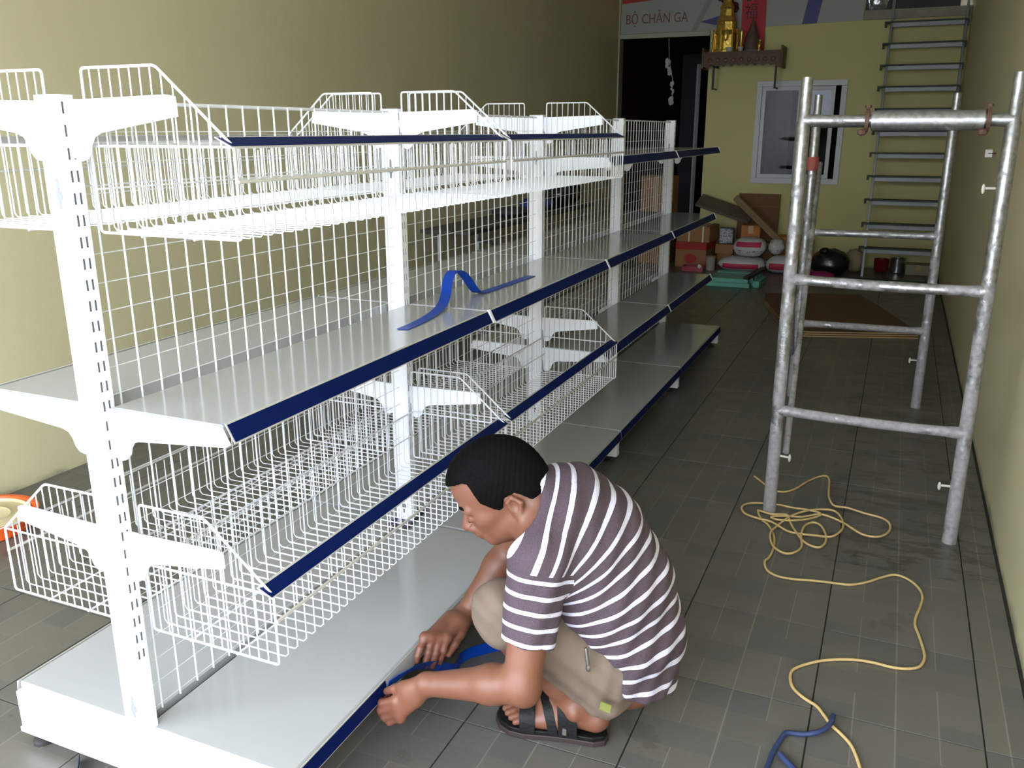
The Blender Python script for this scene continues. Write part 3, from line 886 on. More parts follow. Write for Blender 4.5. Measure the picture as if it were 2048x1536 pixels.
tw = MB().lathe([(0.135, 0.0), (0.138, 0.02), (0.12, 0.03), (0.12, 0.17), (0.132, 0.18), (0.10, 0.22), (0.098, 0.30), (0.108, 0.31), (0.075, 0.36), (0.07, 0.43), (0.08, 0.44), (0.045, 0.50), (0.03, 0.58), (0.004, 0.66)], c=(-0.45, 8.82, 2.241), n=8, sy=0.7)
tw.build('tower', M['gold'], sh)
for k in range(6):
    a = k * math.pi / 3 + 0.2
    MB().tube([(-0.45 + 0.128 * math.cos(a), 8.82 + 0.078 * math.sin(a), 2.241), (-0.45 + 0.118 * math.cos(a), 8.82 + 0.078 * math.sin(a), 2.47)], 0.012, 8).build('column', M['gold'], sh)
MB().ell((-0.43, 8.735, 2.40), (0.03, 0.02, 0.055), 10, 8).build('figure', M['gold'], sh)
M['flower_dark'] = simple('dark_red_paper_flowers', srgb(84, 28, 24), 0.8, var=0.3, scale=40)
fl = thing('paper_flowers', 'dark red paper flowers rising behind the gold shrine', 'flowers', (-0.42, 8.925, 2.24))
f = MB()
for i in range(16):
    x = -0.45 + random.uniform(-0.10, 0.08); z = 2.66 + random.uniform(0, 0.28)
    f.ell((x, 8.935 + random.uniform(-.006, .006), z), (0.034, 0.02, 0.03), 7, 5, noise=0.2)
f.build('blossoms', M['flower_dark'], fl)['kind'] = 'stuff'
MB().tube([(-0.45, 8.938, 2.241), (-0.45, 8.938, 2.68)], 0.012, 8).build('stem', M['flower_dark'], fl)
cand = tag(MB().lathe([(0.018, 0), (0.018, 0.01), (0.014, 0.02), (0.014, 0.19), (0.017, 0.20), (0.004, 0.215)], c=(-0.275, 8.78, 2.24), n=12).build('gold_candle', M['gold'], smooth=40), 'slim gold candle standing right of the shrine tower', 'candle')
M['grey_figure'] = simple('grey_brown_offering_cone', srgb(92, 72, 62), 0.6, var=0.3, scale=30)
of = thing('offering_cone', 'grey brown cone-shaped offering in front of the red scroll', 'offering', (-0.175, 8.84, 2.24))
MB().lathe([(0.085, 0), (0.09, 0.02), (0.075, 0.10), (0.055, 0.17), (0.03, 0.23), (0.012, 0.29), (0.003, 0.32)], c=(-0.175, 8.84, 2.25), n=14).build('cone', M['grey_figure'], of, smooth=40)
MB().lathe([(0.095, 0), (0.10, 0.012)], c=(-0.175, 8.84, 2.24), n=16).build('plate', simple('pale_plate', srgb(140, 134, 124), 0.4), of)
fg = thing('gold_figurine', 'small bright gold figurine at the right of the altar shelf', 'figurine', (-0.085, 8.78, 2.24))
MB().lathe([(0.022, 0), (0.022, 0.012), (0.012, 0.02), (0.020, 0.05), (0.018, 0.075), (0.008, 0.085)], c=(-0.085, 8.78, 2.24), n=12).build('figure_body', M['gold'], fg, smooth=50)
MB().ell((-0.080, 8.78, 2.343), (0.016, 0.016, 0.018), 10, 8).build('figure_head', M['gold'], fg, smooth=60)
M['porcelain'] = simple('white_porcelain', srgb(196, 194, 186), 0.25)
for x, s, lb in ((-0.385, 1.0, 'white porcelain bowl before the gold shrine, left of two'), (-0.27, 0.72, 'small white porcelain cup beside the gold candle')):
    tag(MB().lathe([(0.022 * s, 0), (0.03 * s, 0.005), (0.042 * s, 0.035), (0.045 * s, 0.042), (0.040 * s, 0.042), (0.028 * s, 0.010)], c=(x, 8.735, 2.24), n=18).build('cup', M['porcelain'], smooth=40), lb, 'cup')
# red scroll behind
M['scroll'] = simple('red_scroll_paper', srgb(176, 14, 30), 0.55, var=0.04)
M['ink'] = simple('dark_scroll_ink', srgb(60, 12, 20), 0.6)
sc = thing('scroll', 'hanging red scroll with dark characters behind the altar shelf', 'scroll', (-0.20, 8.962, 2.25))
MB().prism([(-0.312, 2.25), (-0.062, 2.25), (-0.082, 3.25), (-0.332, 3.25)], lambda a, b, t: (a, t, b), 8.960, 8.966).build('paper', M['scroll'], sc)
for z, ch in ((2.59, '\u798f'), (2.76, '\u58fd'), (2.93, '\u797f')):
    text_obj(ch, 0.17, 'character', M['ink'], sc, (-0.285 + 0.0, 8.9585, z), width=0.13)
MB().tube([(-0.33, 8.963, 2.25), (-0.05, 8.963, 2.25)], 0.008, 8).build('rod', M['ink'], sc)

# silver foil bag on the edge of the loft
M['foil'] = simple('crumpled_silver_foil', srgb(196, 196, 200), 0.22, metal=0.9, var=0.2, scale=30, bump=0.9, bscale=22)
tag(pillow((1.02, BACK_Y + 0.16, 2.605 + 0.13), (0.10, 0.08, 0.13), 0.2, e=0.8, nz=0.08).build('foil_bag', M['foil'], smooth=60), 'crumpled silver foil bag on the loft edge left of the ladder top', 'bag')

# hanging white shell string in the dark doorway
hg = thing('hanging_string', 'string of white paper blossoms hanging in the dark doorway', 'hanging ornament', (-1.08, BACK_Y + 0.05, 1.74))
M['blossom'] = simple('greyish_white_paper', srgb(190, 188, 186), 0.7, var=0.1)
MB().tube([(-1.12, BACK_Y + 0.05, 2.43), (-1.105, BACK_Y + 0.05, 2.2), (-1.06, BACK_Y + 0.05, 2.0), (-1.05, BACK_Y + 0.05, 1.72)], 0.004, 6).build('string', M['blossom'], hg)
for x, z, s in ((-1.118, 2.17, 1.0), (-1.095, 2.08, 0.8), (-1.062, 1.94, 0.75), (-1.065, 1.76, 1.0), (-1.055, 1.86, 0.5)):
    b = MB()
    for i in range(5):
        b.ell((x + random.uniform(-.015, .015), BACK_Y + 0.05 + random.uniform(-.01, .01), z + random.uniform(-.03, .03)), (0.022 * s, 0.018 * s, 0.032 * s), 8, 6, noise=0.1)
    b.build('blossom', M['blossom'], hg)

# ------------------------------------------------------------------ things stacked at the back
def carton(label, c, s, rz=0.0, mat=None, tape=True, cat='box', straps=0):
    t = thing('carton', label, cat, c)
    rot = Matrix.Rotation(rz, 4, 'Z')
    def loc(x, y, z): return Matrix.Translation(Vector(c)) @ rot @ Matrix.Translation(Vector((x, y, z)))
    mb = MB().box(-s[0] / 2, s[0] / 2, -s[1] / 2, s[1] / 2, 0, s[2], loc(0, 0, 0))
    mb.build('carton_body', mat or M['card'], t, bevel=0.004)
    # lid flaps, slightly lifted
    for sy in (-1, 1):
        MB().box(-s[0] / 2, s[0] / 2, 0.003, s[1] / 2 - 0.002, 0, 0.004, loc(0, 0, s[2]) @ (Matrix.Identity(4) if sy > 0 else Matrix.Rotation(math.pi, 4, 'Z'))).build('flap', mat or M['card'], t)
    if tape:
        MB().box(-0.025, 0.025, -s[1] / 2 - 0.001, -s[1] / 2, s[2] * 0.55, s[2] + 0.004, loc(0, 0, 0)).build('tape', M['tape'], t)
    for k in range(straps):
        x = -s[0] / 2 + s[0] * (0.38 + 0.42 * k)
        MB().box(x - 0.008, x + 0.008, -s[1] / 2 - 0.003, s[1] / 2 + 0.003, -0.0, s[2] + 0.006, loc(0, 0, 0)).build('strap', M['strapping'], t)
    return t
M['card'] = simple('brown_cardboard', srgb(150, 108, 66), 0.75, var=0.07, scale=5)
M['card_orange'] = simple('orange_brown_cardboard', srgb(184, 118, 60), 0.75, var=0.07)
M['card_dark'] = simple('dark_brown_cardboard', srgb(116, 84, 54), 0.8, var=0.1, scale=4)
M['tape'] = simple('tan_packing_tape', srgb(172, 138, 92), 0.35)
M['strapping'] = simple('white_strapping', srgb(214, 206, 190), 0.4)
m = NT('carton_red_print'); c = m.coord('Generated'); s = m.n('ShaderNodeSeparateXYZ'); m.l(c, s.inputs[0])
top = m.math('GREATER_THAN', s.outputs[2], 0.72)
dx = m.math('MULTIPLY', m.math('SUBTRACT', s.outputs[0], 0.46), 1.0); dz = m.math('SUBTRACT', s.outputs[2], 0.36)
d = m.math('SQRT', m.math('ADD', m.math('MULTIPLY', dx, dx), m.math('MULTIPLY', dz, dz)))
mk = m.math('MAXIMUM', top, m.math('LESS_THAN', d, 0.19))
m.l(m.mix(mk, srgb(146, 100, 62), srgb(158, 36, 34)), m.b.inputs['Base Color']); m.b.inputs['Roughness'].default_value = 0.7
M['card_red'] = m.mat
ZC = -0.0
carton('carton with a red printed lid band and red disc beside the doorway', (-0.56, 8.45, 0.0), (0.34, 0.40, 0.27), -0.06, M['card_red'], tape=False)
carton('brown carton with two white straps on top of the red-printed carton', (-0.545, 8.45, 0.277), (0.36, 0.40, 0.165), -0.06, M['card'], tape=False, straps=2)
carton('tall brown carton standing in the doorway behind the shelving end', (-1.02, 8.55, 0.0), (0.34, 0.35, 0.95), 0.0, M['card'], tape=True)
carton('low tan carton under the white-wrapped parcel', (-0.272, 8.68, 0.127), (0.195, 0.25, 0.10), 0.02, M['card'], tape=False)
carton('small tan carton at the bottom of the stack beside the sacks', (-0.265, 8.68, 0.0), (0.16, 0.24, 0.122), 0.0, M['card'], tape=False)
carton('orange-brown carton peeking out above the white sacks', (-0.01, 8.72, 0.257), (0.20, 0.24, 0.18), 0.05, M['card_orange'])
carton('wide brown carton lying under the orange-brown carton behind the sacks', (0.045, 8.74, 0.0), (0.42, 0.30, 0.252), 0.0, M['card_dark'])
carton('orange carton half hidden behind the scaffold leg', (0.462, 8.74, 0.0), (0.36, 0.26, 0.33), 0.06, M['card_orange'])
m = NT('white_parcel_wrap'); c = m.coord('Generated'); n = m.noise(9, 5, c)
m.l(m.ramp(n, [(0.38, srgb(60, 60, 66)), (0.5, srgb(150, 152, 158)), (0.7, srgb(206, 208, 212))]), m.b.inputs['Base Color']); m.b.inputs['Roughness'].default_value = 0.4
pw = thing('parcel', 'small parcel in crinkled white plastic on the tan cartons', 'parcel', (-0.265, 8.66, 0.2325))
MB().rbox((-0.265, 8.66, 0.2325 + 0.085), (0.15, 0.16, 0.165), rz=0.05).build('wrap', m.mat, pw, bevel=0.012)
MB().rbox((-0.265, 8.66, 0.2325 + 0.17), (0.154, 0.03, 0.006), rz=0.05).build('band', M['black_rubber'], pw)
# big dark carton leaning against the wall with a sloping board and a plank
bd = thing('cardboard_panel', 'large dark brown flattened carton leaning on the back wall under the window', 'cardboard', (0.05, 8.93, 0.3))
rx = Matrix.Translation(Vector((0.02, 8.93, 0.26))) @ Matrix.Rotation(math.radians(-5), 4, 'X')
MB().box(-0.23, 0.22, -0.03, 0.0, 0.0, 0.50, rx).build('panel', M['card_dark'], bd, bevel=0.004)
MB().box(-0.23, 0.22, -0.035, -0.03, 0.36, 0.365, rx).build('fold', M['card'], bd)
gb = tag(MB().rbox((-0.32, 8.74, 0.60), (0.62, 0.28, 0.03), ry=math.radians(17), rx=math.radians(20)).build('sloping_board', simple('grey_brown_board', srgb(104, 90, 78), 0.75, var=0.1), bevel=0.004), 'grey brown board sloping over the parcels towards the sacks', 'board')
pk = MB(); a = Vector((-0.20, 8.64, 0.735)); b = Vector((0.45, 8.495, 0.19)); d = (b - a).normalized(); w = Vector((0, 0, 1)).cross(d).normalized(); uu = d.cross(w)
vs = []
for p in (a, b):
    for s1, s2 in ((-1, -1), (1, -1), (1, 1), (-1, 1)):
        vs.append(p + w * 0.018 * s1 + uu * 0.034 * s2)
pk.add(vs, [(3, 2, 1, 0), (4, 5, 6, 7), (0, 1, 5, 4), (1, 2, 6, 5), (2, 3, 7, 6), (3, 0, 4, 7)])
tag(pk.build('plank', simple('weathered_plank', srgb(146, 120, 84), 0.7, var=0.15, scale=12), bevel=0.003), 'pale wooden plank leaning diagonally across the carton pile', 'plank')

# sacks
def sack_mat(name, lo, hi, ink=False):
    m = NT(name); c = m.coord('Generated'); s = m.n('ShaderNodeSeparateXYZ'); m.l(c, s.inputs[0])
    z = s.outputs[2]; x = s.outputs[0]
    b = m.math('MULTIPLY', m.math('GREATER_THAN', z, lo), m.math('LESS_THAN', z, hi))
    b = m.math('MULTIPLY', b, m.math('MULTIPLY', m.math('GREATER_THAN', x, 0.14), m.math('LESS_THAN', x, 0.88)))
    col = m.mix(b, srgb(206, 204, 208), srgb(190, 44, 84))
    if ink:
        n = m.n('ShaderNodeTexNoise'); n.inputs['Scale'].default_value = 14; m.l(c, n.inputs['Vector'])
        k = m.math('MULTIPLY', m.math('GREATER_THAN', n.outputs['Fac'], 0.58), m.math('MULTIPLY', m.math('GREATER_THAN', z, 0.22), m.math('LESS_THAN', z, 0.38)))
        col = m.mix(k, col, srgb(70, 66, 84))
    m.l(col, m.b.inputs['Base Color']); m.b.inputs['Roughness'].default_value = 0.5
    m.bump(m.noise(16, 4, c), 0.35, 0.02)
    return m.mat
SG = 'white and pink printed sacks'
tag(pillow((0.04, 8.34, 0.245), (0.17, 0.15, 0.098), 0.03).build('sack', sack_mat('sack_print_top', 0.55, 0.82, True), smooth=60), 'upper white sack with a pink block, lying on the lower left sack', 'sack', SG)
tag(pillow((-0.02, 8.30, 0.072), (0.25, 0.20, 0.072), 0.05).build('sack', sack_mat('sack_print_low', 0.25, 0.62), smooth=60), 'lower left white sack with pink band behind the teal packs', 'sack', SG)
tag(pillow((0.385, 8.30, 0.085), (0.15, 0.18, 0.085), -0.08).build('sack', sack_mat('sack_print_right', 0.25, 0.65), smooth=60), 'right-hand white sack with pink band next to the scaffold leg', 'sack', SG)
tag(pillow((0.305, 8.38, 0.252), (0.08, 0.085, 0.078), 0.3, e=0.8, nz=0.08).build('plastic_bag', sack_mat('white_plastic', 2, 3, True), smooth=60), 'small crumpled white plastic bag on the sacks', 'bag')

# teal packs
M['teal'] = simple('teal_foam', srgb(104, 178, 160), 0.55, var=0.05)
TG = 'teal packs on the floor'
def teal(c, s, rz, label):
    t = thing('teal_pack', label, 'pack', (c[0], c[1], c[2]), TG)
    MB().rbox((c[0], c[1], c[2] + s[2] / 2), s, rz=rz).build('slab', M['teal'], t, bevel=0.004)
    MB().rbox((c[0], c[1], c[2] + s[2] / 2), (s[0] + 0.002, 0.02, s[2] + 0.002), rz=rz).build('band', simple('clear_band', srgb(60, 96, 90), 0.3), t)
teal((0.03, 7.22, 0), (0.40, 0.13, 0.042), 0.01, 'teal pack at the front of the floor row, bottom layer')
teal((0.035, 7.225, 0.0425), (0.36, 0.125, 0.040), 0.01, 'teal pack on the upper layer at the front of the floor row')
teal((0.04, 7.375, 0), (0.40, 0.13, 0.075), 0.0, 'teal pack second from the front of the floor row')
teal((0.05, 7.525, 0), (0.41, 0.13, 0.070), 0.0, 'teal pack third from the front of the floor row')
teal((0.055, 7.675, 0), (0.42, 0.13, 0.075), 0.0, 'teal pack at the rear of the floor row')
teal((0.29, 7.40, 0), (0.06, 0.34, 0.06), -0.05, 'narrow teal pack set lengthwise at the right end of the row')
tag(MB().rbox((0.24, 7.42, 0.105), (0.05, 0.52, 0.03), rz=-0.18, rx=0.05).build('wooden_bar', simple('dark_timber', srgb(58, 52, 44), 0.7, var=0.2, scale=20), bevel=0.003), 'dark timber bar lying on the teal packs', 'bar')
# small things near the cartons
tn = thing('paint_tin', 'pale paint tin with a brown lid beside the small tan carton', 'tin', (-0.335, 8.16, 0.0))
M['tin'] = simple('pale_tin', srgb(176, 168, 158), 0.4, metal=0.2)
MB().lathe([(0.048, 0.0), (0.05, 0.004), (0.05, 0.135), (0.053, 0.14)], c=(-0.335, 8.16, 0), n=20).build('tin_body', M['tin'], tn, smooth=40)
MB().lathe([(0.053, 0.14), (0.053, 0.15), (0.046, 0.152)], c=(-0.335, 8.16, 0), n=20).build('tin_lid', simple('brown_lid', srgb(150, 110, 84), 0.5), tn, smooth=40)
rb = thing('red_tray', 'low red plastic tray with a white sachet on the floor by the cartons', 'tray', (-0.47, 8.08, 0.0))
tr = MB(); tr.box(-0.60, -0.38, 7.98, 8.16, 0, 0.008)
tr.box(-0.60, -0.38, 7.98, 7.986, 0.008, 0.05); tr.box(-0.60, -0.38, 8.154, 8.16, 0.008, 0.05); tr.box(-0.60, -0.594, 7.986, 8.154, 0.008, 0.05); tr.box(-0.386, -0.38, 7.986, 8.154, 0.008, 0.05)
tr.build('tray_body', simple('red_plastic', srgb(150, 20, 32), 0.4), rb)
MB().rbox((-0.42, 8.00, 0.055), (0.035, 0.05, 0.04), rz=0.4, ry=0.5).build('sachet', M['porcelain'], rb, bevel=0.006)
# black bag, pink cloth
M['bag'] = simple('black_bin_bag', (0.012, 0.012, 0.014, 1), 0.22, var=0.1, bump=0.6, bscale=14)
bb_ = thing('bin_bag', 'shiny black plastic bag on the floor behind the scaffold', 'bag', (0.86, 8.35, 0))
MB().ell((0.86, 8.35, 0.115), (0.19, 0.17, 0.15), 22, 14, noise=0.05, zmin=0.0).build('bag_body', M['bag'], bb_, smooth=70)
MB().ell((0.80, 8.28, 0.245), (0.05, 0.05, 0.04), 12, 8, noise=0.12).build('bag_knot', M['bag'], bb_, smooth=70)
tag(pillow((0.80, 8.05, 0.035), (0.13, 0.10, 0.035), 0.1, e=0.8, nz=0.1).build('cloth', simple('magenta_cloth', srgb(150, 22, 92), 0.8, var=0.15, bump=0.4, bscale=20), smooth=60), 'crumpled magenta cloth on the floor in front of the black bag', 'cloth')
tag(pillow((1.08, 8.62, 0.12), (0.105, 0.10, 0.12), 0.0, e=0.75, nz=0.05).build('sack', simple('beige_sack', srgb(150, 138, 104), 0.8, var=0.1), smooth=60), 'beige sack standing behind the foot of the ladder', 'sack')
pt = thing('red_pot', 'dark red pot behind the bottom tread of the ladder', 'pot', (1.345, 8.72, 0))
MB().lathe([(0.06, 0.06), (0.072, 0.075), (0.075, 0.185), (0.079, 0.19), (0.070, 0.19), (0.066, 0.08)], c=(1.345, 8.72, -0.05), n=20).build('pot_body', simple('dark_red_enamel', srgb(110, 16, 22), 0.35), pt, smooth=40)
st = thing('steel_pot', 'shiny steel pot beside the red pot under the ladder', 'pot', (1.50, 8.72, 0))
MB().lathe([(0.06, 0.0), (0.07, 0.01), (0.072, 0.15), (0.077, 0.155), (0.068, 0.155), (0.064, 0.012)], c=(1.50, 8.72, 0), n=22).build('pot_body', simple('polished_steel', srgb(170, 170, 170), 0.2, metal=0.9), st, smooth=40)
carton('pale flat carton on the floor behind the right stile of the ladder', (1.70, 8.74, 0), (0.24, 0.22, 0.10), 0.0, simple('pale_grey_card', srgb(150, 142, 118), 0.8))
tag(MB().box(1.06, 1.86, 7.78, 8.15, 0.0, 0.012).build('green_mat', simple('dark_green_mat', srgb(26, 74, 52), 0.85, var=0.12, scale=30, bump=0.3, bscale=120), bevel=0.004), 'dark green mat on the floor at the foot of the ladder', 'mat')
# brown hardboard sheets on the floor
M['hardboard'] = simple('brown_hardboard', srgb(84, 54, 30), 0.6, var=0.08, scale=3)
M['hardboard_edge'] = simple('pale_board_edge', srgb(176, 150, 104), 0.7, var=0.1)
out = [(0.914, 5.275), (1.677, 5.533), (1.577, 5.89), (1.42, 6.42), (1.225, 7.018), (0.813, 6.895), (0.433, 6.759), (0.47, 6.43), (0.562, 6.122), (0.685, 5.683), (0.80, 5.42)]
cxy = (sum(p[0] for p in out) / len(out), sum(p[1] for p in out) / len(out))
for k, lb in enumerate(('bottom brown hardboard sheet of the pile on the floor', 'middle brown hardboard sheet of the pile on the floor', 'top brown hardboard sheet of the pile on the floor beyond the scaffold')):
    s = 1.0 - 0.008 * k; a = (k - 1) * 0.008
    pr = [(cxy[0] + ((x - cxy[0]) * math.cos(a) - (y - cxy[1]) * math.sin(a)) * s, cxy[1] + ((x - cxy[0]) * math.sin(a) + (y - cxy[1]) * math.cos(a)) * s) for x, y in out]
    t = thing('hardboard_sheet', lb, 'board', (cxy[0], cxy[1], 0.014 * k), 'hardboard sheets piled on the floor')
    MB().prism(pr, lambda a_, b_, z: (a_, b_, z), 0.014 * k, 0.014 * k + 0.0095).build('edge', M['hardboard_edge'], t)
    MB().prism(pr, lambda a_, b_, z: (a_, b_, z), 0.014 * k + 0.0095, 0.014 * k + 0.0125).build('face', M['hardboard'], t)

# folding table along the left wall, seen through the mesh
M['dark_top'] = simple('dark_grey_laminate', srgb(62, 62, 60), 0.4, var=0.08)
M['grey_tube'] = simple('grey_tube', srgb(130, 130, 132), 0.35, metal=0.4)
tb = thing('folding_table', 'long dark-topped folding table with grey crossed legs against the left wall', 'table', (-1.45, 5.6, 0))
MB().box(-1.66, -1.26, 4.25, 6.95, 0.735, 0.765).build('table_top', M['dark_top'], tb, bevel=0.006)
for yy in (4.45, 6.75):
    for x in (-1.62, -1.30):
        MB().tube([(x, yy, 0.0), (x, yy, 0.735)], 0.016, 8).build('leg', M['grey_tube'], tb)
MB().tube([(-1.29, 4.40, 0.70), (-1.29, 5.9, 0.36), (-1.29, 6.75, 0.18)], 0.014, 8).build('brace', M['grey_tube'], tb)
MB().tube([(-1.29, 4.45, 0.24), (-1.29, 6.75, 0.70)], 0.014, 8).build('brace', M['grey_tube'], tb)
tag(pillow((-1.45, 5.95, 0.825), (0.14, 0.22, 0.06), 0.2, e=0.7).build('cloth_bundle', simple('blue_cloth', srgb(28, 62, 140), 0.7, var=0.1), smooth=60), 'blue cloth bundle on the dark table by the left wall', 'bundle')
tag(pillow((-1.45, 6.6, 0.875), (0.15, 0.26, 0.11), 0.0, e=0.7).build('black_bag', M['bag'], smooth=60), 'black bag on the far end of the table by the left wall', 'bag')
tag(pillow((-1.48, 5.45, 0.80), (0.13, 0.18, 0.035), 0.0, e=0.6).build('dark_bundle', simple('dark_grey_cloth', srgb(58, 60, 62), 0.8), smooth=60), 'flat dark grey bundle beside the blue cloth on the table', 'bundle')

# orange tub with a cream lid at the left edge
TX, TY = -1.575, 0.745
tub = thing('plastic_tub', 'shallow round orange plastic tub with a cream lid on the floor by the left wall', 'tub', (TX, TY, 0))
M['orange'] = simple('orange_plastic', srgb(226, 92, 34), 0.35, var=0.04)
MB().lathe([(0.150, 0.0), (0.156, 0.004), (0.168, 0.050), (0.186, 0.053), (0.188, 0.062), (0.170, 0.062), (0.160, 0.046)], c=(TX, TY, 0), n=40).build('tub_body', M['orange'], tub, smooth=40)
MB().lathe([(0.0, 0.050), (0.085, 0.050), (0.090, 0.054), (0.096, 0.050), (0.148, 0.050), (0.154, 0.060), (0.160, 0.058), (0.160, 0.047)], c=(TX, TY, 0), n=40).build('lid', simple('cream_plastic', srgb(196, 182, 144), 0.4, var=0.03), tub, smooth=40)
# ------------------------------------------------------------------ the crouching man
import openvdb

class SDF:
    """signed distance grid; primitives are blended smoothly into it"""
    def __init__(self, lo, hi, h):
        self.lo = np.array(lo, np.float32); self.h = h
        self.n = np.ceil((np.array(hi) - self.lo) / h).astype(int) + 1
        self.g = np.full(self.n, 0.06, np.float32)
    def window(self, a, b, pad):
        i0 = np.clip(np.floor((np.minimum(a, b) - pad - self.lo) / self.h).astype(int), 0, self.n - 1)
        i1 = np.clip(np.ceil((np.maximum(a, b) + pad - self.lo) / self.h).astype(int) + 1, 1, self.n)
        ax = [self.lo[k] + self.h * np.arange(i0[k], i1[k], dtype=np.float32) for k in range(3)]
        X = ax[0][:, None, None]; Y = ax[1][None, :, None]; Z = ax[2][None, None, :]
        return tuple(slice(i0[k], i1[k]) for k in range(3)), X, Y, Z
    def blend(self, sl, d, k, op):
        f = self.g[sl]
        if op == 'add':
            if k <= 0: r = np.minimum(f, d)
            else:
                hh = np.clip(0.5 + 0.5 * (d - f) / k, 0, 1)
                r = d + (f - d) * hh - k * hh * (1 - hh)
        else:                                     # subtract
            if k <= 0: r = np.maximum(f, -d)
            else:
                hh = np.clip(0.5 - 0.5 * (d + f) / k, 0, 1)
                r = f + (-d - f) * hh + k * hh * (1 - hh)
        self.g[sl] = r
    def cap(self, a, b, ra, rb=None, k=0.012, op='add', sq=None):
        """tapered capsule; sq = (unit axis, factor) squashes the section along an axis"""
        rb = ra if rb is None else rb
        a = np.array(a, np.float32); b = np.array(b, np.float32)
        sl, X, Y, Z = self.window(a, b, max(ra, rb) + 0.04)
        ab = b - a; L2 = float(ab @ ab) + 1e-12
        px, py, pz = X - a[0], Y - a[1], Z - a[2]
        t = np.clip((px * ab[0] + py * ab[1] + pz * ab[2]) / L2, 0, 1)
        qx, qy, qz = px - t * ab[0], py - t * ab[1], pz - t * ab[2]
        if sq is not None:
            n, s = np.array(sq[0], np.float32), sq[1]
            n = n / np.linalg.norm(n)
            c = (qx * n[0] + qy * n[1] + qz * n[2]) * (1 / s - 1)
            qx, qy, qz = qx + c * n[0], qy + c * n[1], qz + c * n[2]
        d = np.sqrt(qx * qx + qy * qy + qz * qz) - (ra + (rb - ra) * t)
        self.blend(sl, d.astype(np.float32), k, op)
    def chain(self, pts, rs, k=0.012, sq=None):
        for i in range(len(pts) - 1):
            self.cap(pts[i], pts[i + 1], rs[i], rs[i + 1], k, sq=sq)
    def ell(self, c, r, R=None, k=0.012, op='add'):
        c = np.array(c, np.float32); m = max(r)
        sl, X, Y, Z = self.window(c, c, m + 0.04)
        px, py, pz = X - c[0], Y - c[1], Z - c[2]
        R = np.eye(3, dtype=np.float32) if R is None else np.array(R, np.float32)   # rows = local axes
        u = [(R[i][0] * px + R[i][1] * py + R[i][2] * pz) for i in range(3)]
        k0 = np.sqrt(sum((u[i] / r[i]) ** 2 for i in range(3)))
        k1 = np.sqrt(sum((u[i] / r[i] ** 2) ** 2 for i in range(3))) + 1e-9
        d = k0 * (k0 - 1.0) / k1
        d = np.where(k0 < 1e-3, -min(r), d)
        self.blend(sl, d.astype(np.float32), k, op)
    def plane(self, p, n, k=0.0):
        """keep the side n points away from"""
        p = np.array(p, np.float32); n = np.array(n, np.float32); n /= np.linalg.norm(n)
        ax = [self.lo[i] + self.h * np.arange(self.n[i], dtype=np.float32) for i in range(3)]
        d = (ax[0][:, None, None] - p[0]) * n[0] + (ax[1][None, :, None] - p[1]) * n[1] + (ax[2][None, None, :] - p[2]) * n[2]
        self.g = np.maximum(self.g, d.astype(np.float32))
    def coords(self):
        ax = [self.lo[i] + self.h * np.arange(self.n[i], dtype=np.float32) for i in range(3)]
        return ax[0][:, None, None], ax[1][None, :, None], ax[2][None, None, :]
    def mesh(self, name, mat):
        g = openvdb.FloatGrid(0.06)
        g.copyFromArray(np.ascontiguousarray(self.g))
        pts, quads = g.convertToQuads(0.0)
        v = pts * self.h + self.lo
        me = bpy.data.meshes.new(name)
        me.vertices.add(len(v)); me.vertices.foreach_set('co', v.astype(np.float32).ravel())
        nq = len(quads)
        me.loops.add(nq * 4); me.polygons.add(nq)
        me.loops.foreach_set('vertex_index', quads[:, ::-1].astype(np.int32).ravel())
        me.polygons.foreach_set('loop_start', np.arange(nq, dtype=np.int32) * 4)
        me.polygons.foreach_set('loop_total', np.full(nq, 4, np.int32))
        me.update(); me.validate()
        me.polygons.foreach_set('use_smooth', np.ones(nq, bool))
        me.materials.append(mat)
        bm = bmesh.new(); bm.from_mesh(me)
        bmesh.ops.recalc_face_normals(bm, faces=bm.faces)
        bm.to_mesh(me); bm.free()
        return me

V3 = lambda *a: np.array(a, float)
person = thing('person', 'crouching man in a purple and white striped T-shirt and khaki shorts fitting a blue strip', 'person', (0.85, 0.62, 0))

# joints (world metres)
HIP_L, HIP_R = V3(.915, .565, .215), V3(.915, .735, .215)
KNE_L, KNE_R = V3(.668, .480, .345), V3(.650, .800, .350)
ANK_L, ANK_R = V3(.845, .540, .088), V3(.845, .765, .088)
SHO_L, SHO_R = V3(.795, .415, .535), V3(.760, .715, .530)
ELB_L, ELB_R = V3(.785, .335, .262), V3(.560, .800, .335)
WRI_L, WRI_R = V3(.545, .338, .192), V3(.470, .690, .172)
SPINE = [V3(.940, .640, .170), V3(.953, .638, .262), V3(.920, .625, .392), V3(.862, .602, .512), V3(.800, .567, .585), V3(.738, .535, .612)]

# head frame: forward, up, left (towards the viewer)
HS = 0.975
HC = V3(.664, .507, .638)
_pf, _yf, _rf = math.radians(29), math.radians(21), math.radians(2)
HF = V3(-math.cos(_pf) * math.cos(_yf), -math.cos(_pf) * math.sin(_yf), -math.sin(_pf))
_u0 = V3(-math.sin(_pf) * math.cos(_yf), -math.sin(_pf) * math.sin(_yf), math.cos(_pf))
_l0 = np.cross(_u0, HF)
HU = math.cos(_rf) * _u0 + math.sin(_rf) * _l0
HL = math.cos(_rf) * _l0 - math.sin(_rf) * _u0
def hp(f, u, l): return HC + (HF * f + HU * u + HL * l) * HS
HR = np.array([HF, HL, HU])

S = SDF((.36, .24, -.01), (1.13, .94, .82), 0.003)
